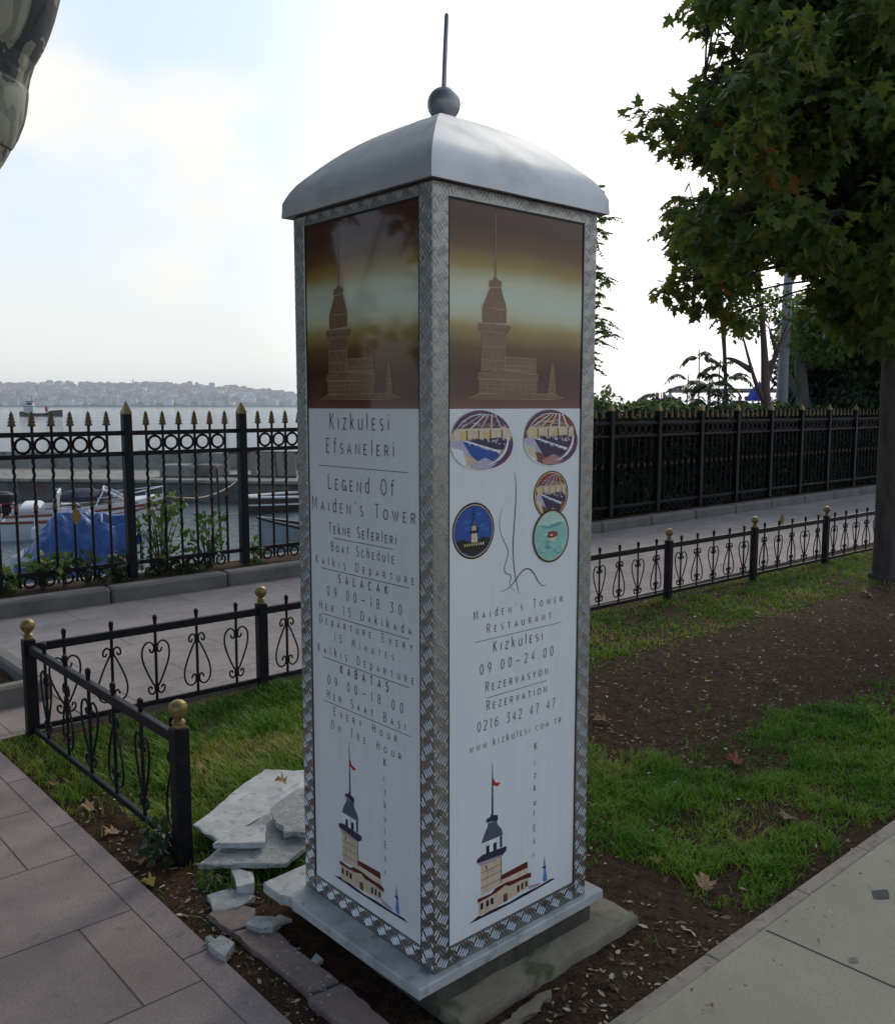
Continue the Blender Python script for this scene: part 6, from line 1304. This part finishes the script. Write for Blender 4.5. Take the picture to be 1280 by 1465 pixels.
for lab, u, dy, hg, c_, ps in (('person in dark clothes standing at the left end of the terrace', 934, .5, 1.72, 'dark', 'stand'), ('person in navy shirt standing beside the leftmost figure', 940, .9, 1.75, 'navy', 'stand'), ('person in lilac top near the left end of the terrace roof', 951, .6, 1.66, 'lilac', 'stand'),
        ('tall person in white shirt beneath the left edge of the flat roof', 958, .8, 1.95, 'white', 'stand'), ('person in red top sitting under the flat roof', 972, 1.0, 1.75, 'red', 'sit'), ('person in grey sitting right of the red post', 990, 1.2, 1.75, 'grey', 'sit'),
        ('person in green sitting at the railing in the middle of the terrace', 1035, 1.0, 1.78, 'green', 'sit'), ('person in dark shirt seated between the white tables', 1040, .9, 1.7, 'dark', 'sit'), ('person in navy sitting at a right hand table', 1058, 1.3, 1.8, 'navy', 'sit'), ('person in grey shirt seated nearest the blue parasol', 1067, 1.1, 1.78, 'grey', 'sit')):
    p_ = at(u, 575, TY + dy); person(lab, (p_.x, TY + dy, tz + (.30 if ps == 'sit' else .05)), random.uniform(-1, 1), hg, cl_[c_], cl_['dark'], ps)
pc = at(1085, 575, 40); th = thing('parasol', 'closed-sided blue parasol beside the terrace tables', 'parasol', (pc.x, 40, .0)); M['blue'] = mat('blue_canvas', (.02, .03, .22), (.04, .055, .32), 3, rough=.8)
b = MB(); zt_ = at(1090, 550, 40).z; zb_ = at(1085, 573, 40).z; b.lathe([(.55, zb_), (.53, zb_ + .12), (.36, zb_ + .45), (.03, zt_ + .1)], n=8); b.build('canopy', M['blue'], th)
b = MB(); b.tube([(0, 0, 0), (0, 0, zt_ + .15)], .03, 8); b.build('pole', M['outb'], th); b = MB(); b.lathe([(.3, .0), (.3, .08), (.05, .12)], n=12); b.build('foot', M['outb'], th)

# ------------------------------------------------------------------ the plane tree leaning in at the left, with its canopy overhead
def left_tree():
    base = Vector((-3.05, 3.1, -.05)); th = thing('mottled_plane_tree', 'plane tree with mottled peeling bark leaning in at the top left corner', 'tree', base)
    m, t, bb = new_mat('mottled_bark'); tcn = t.nodes.new('ShaderNodeTexCoord'); n1 = t.nodes.new('ShaderNodeTexNoise'); n1.inputs['Scale'].default_value = 5.2; n1.inputs['Detail'].default_value = 3; n1.inputs['Roughness'].default_value = .5; n1.inputs['Distortion'].default_value = .8
    mpn = t.nodes.new('ShaderNodeMapping'); mpn.inputs['Scale'].default_value = (1.2, 1.2, .9); mpn.inputs['Location'].default_value = (.3, .2, .55); t.links.new(tcn.outputs['Object'], mpn.inputs['Vector']); t.links.new(mpn.outputs[0], n1.inputs['Vector'])
    r = t.nodes.new('ShaderNodeValToRGB'); r.color_ramp.interpolation = 'CONSTANT'; e = r.color_ramp.elements; e[0].position = 0; e[0].color = (.045, .048, .055, 1); e[1].position = .525; e[1].color = (.27, .275, .225, 1); x = e.new(.60); x.color = (.40, .40, .33, 1); x = e.new(.40); x.color = (.07, .073, .078, 1)
    n2 = t.nodes.new('ShaderNodeTexNoise'); n2.inputs['Scale'].default_value = 30; t.links.new(tcn.outputs['Object'], n2.inputs['Vector']); mm = t.nodes.new('ShaderNodeMath'); mm.operation = 'MULTIPLY_ADD'; mm.inputs[1].default_value = .03; t.links.new(n2.outputs['Fac'], mm.inputs[0]); t.links.new(n1.outputs['Fac'], mm.inputs[2])
    t.links.new(mm.outputs[0], r.inputs['Fac']); t.links.new(r.outputs['Color'], bb.inputs['Base Color']); bb.inputs['Roughness'].default_value = .85
    bp = t.nodes.new('ShaderNodeBump'); bp.inputs['Strength'].default_value = .5; bp.inputs['Distance'].default_value = .02; t.links.new(mm.outputs[0], bp.inputs['Height']); t.links.new(bp.outputs[0], bb.inputs['Normal'])
    Yd = 3.2; ed = [(0, 236), (14, 200), (27, 178), (36, 160), (45, 145), (48, 125), (48, 100), (47, 80), (53, 62), (60, 40), (68, 15), (80, -5), (95, -60), (105, -140), (110, -250)]
    pts, rad = [(-3.05, 3.1, -.1), (-3.02, 3.1, .2), (-2.75, 3.12, 1.0), (-2.42, 3.15, 1.7)], [.42, .34, .30, .29]
    for u, v in [tuple(q_) for q_ in spline(ed, 4)]:
        v *= .90; u -= 3 if v > 90 else 0
        r_ = .27 + .004 * math.sin(v * .07); P_ = at(u, v, Yd); pts.append((P_.x - r_ * 1.13, Yd, P_.z)); rad.append(r_)
    top_ = Vector(pts[-1]); pts += [tuple(top_ + Vector((.1, .0, .9))), tuple(top_ + Vector((.05, -.2, 2.4)))]; rad += [.2, .06]
    b = MB(); b.tube([Vector(p) for p in pts], rad, 28); sk = [Vector(p) for p in pts[-6:]]
    for e_, k in (((-2.5, -.5, 5.2), 58), ((-4.6, 2.0, 4.6), 57), ((-3.9, 4.8, 5.4), 59), ((-1.8, .2, 6.4), 60), ((-4.2, -.6, 6.6), 61), ((-2.2, 3.6, 7.4), 62)):
        s_ = Vector(pts[min(k, len(pts) - 2)]); E_ = Vector(e_); L_ = limb([s_, s_.lerp(E_, .5) + Vector((0, 0, .35)), E_], 7); b.tube(L_, list(np.linspace(.11, .02, len(L_))), 8); sk += L_
    cl = []; tr = 0
    while len(cl) < 250 and tr < 20000:
        tr += 1; C = Vector((random.uniform(-7.2, 1.2), random.uniform(-4.2, 6.2), random.uniform(2.3, 8.2))); c0 = Vector((-3.0, 1.0, 5.2)); d_ = (C - c0); 
        if (d_.x / 4.2) ** 2 + (d_.y / 5.0) ** 2 + (d_.z / 3.0) ** 2 > 1: continue
        if C.z < 3.2 and (C - Vector((0, 0, EYE))).length < 2.0: continue
        u, v, f = proj(C)
        if f > .1 and -190 < u < 1470 and v > -300: continue
        if f <= .1 and C.z < 2.8: continue
        if C.x < -3.6 and C.y > 3.7 and C.z < 4.6: continue
        cl.append((tuple(C), random.uniform(.28, .5)))
    for _ in range(34): cl.append(((random.uniform(-6.6, -5.0), random.uniform(1.2, 3.6), random.uniform(2.0, 4.2)), random.uniform(.25, .42)))
    branches(b, sk, cl, .01); b.v = [tuple(Vector(p) - base) for p in b.v]; b.build('trunk', m, th, smooth='all'); crown('crown', cl, 320, .17, maple_tpl(), LG, th, base, .7)
left_tree()

# ------------------------------------------------------------------ air
hz = MB(); hz.box((0, 1850, 48.5), (7990, 4180, 103))
m = bpy.data.materials.new('haze'); m.use_nodes = True; t = m.node_tree; t.nodes.clear(); ou = t.nodes.new('ShaderNodeOutputMaterial'); pv = t.nodes.new('ShaderNodeVolumePrincipled')
pv.inputs['Color'].default_value = (.86, .93, 1.0, 1); pv.inputs['Density'].default_value = .00016; pv.inputs['Anisotropy'].default_value = .3; t.links.new(pv.outputs[0], ou.inputs['Volume'])
tag(hz.build('haze', m), kind='stuff')
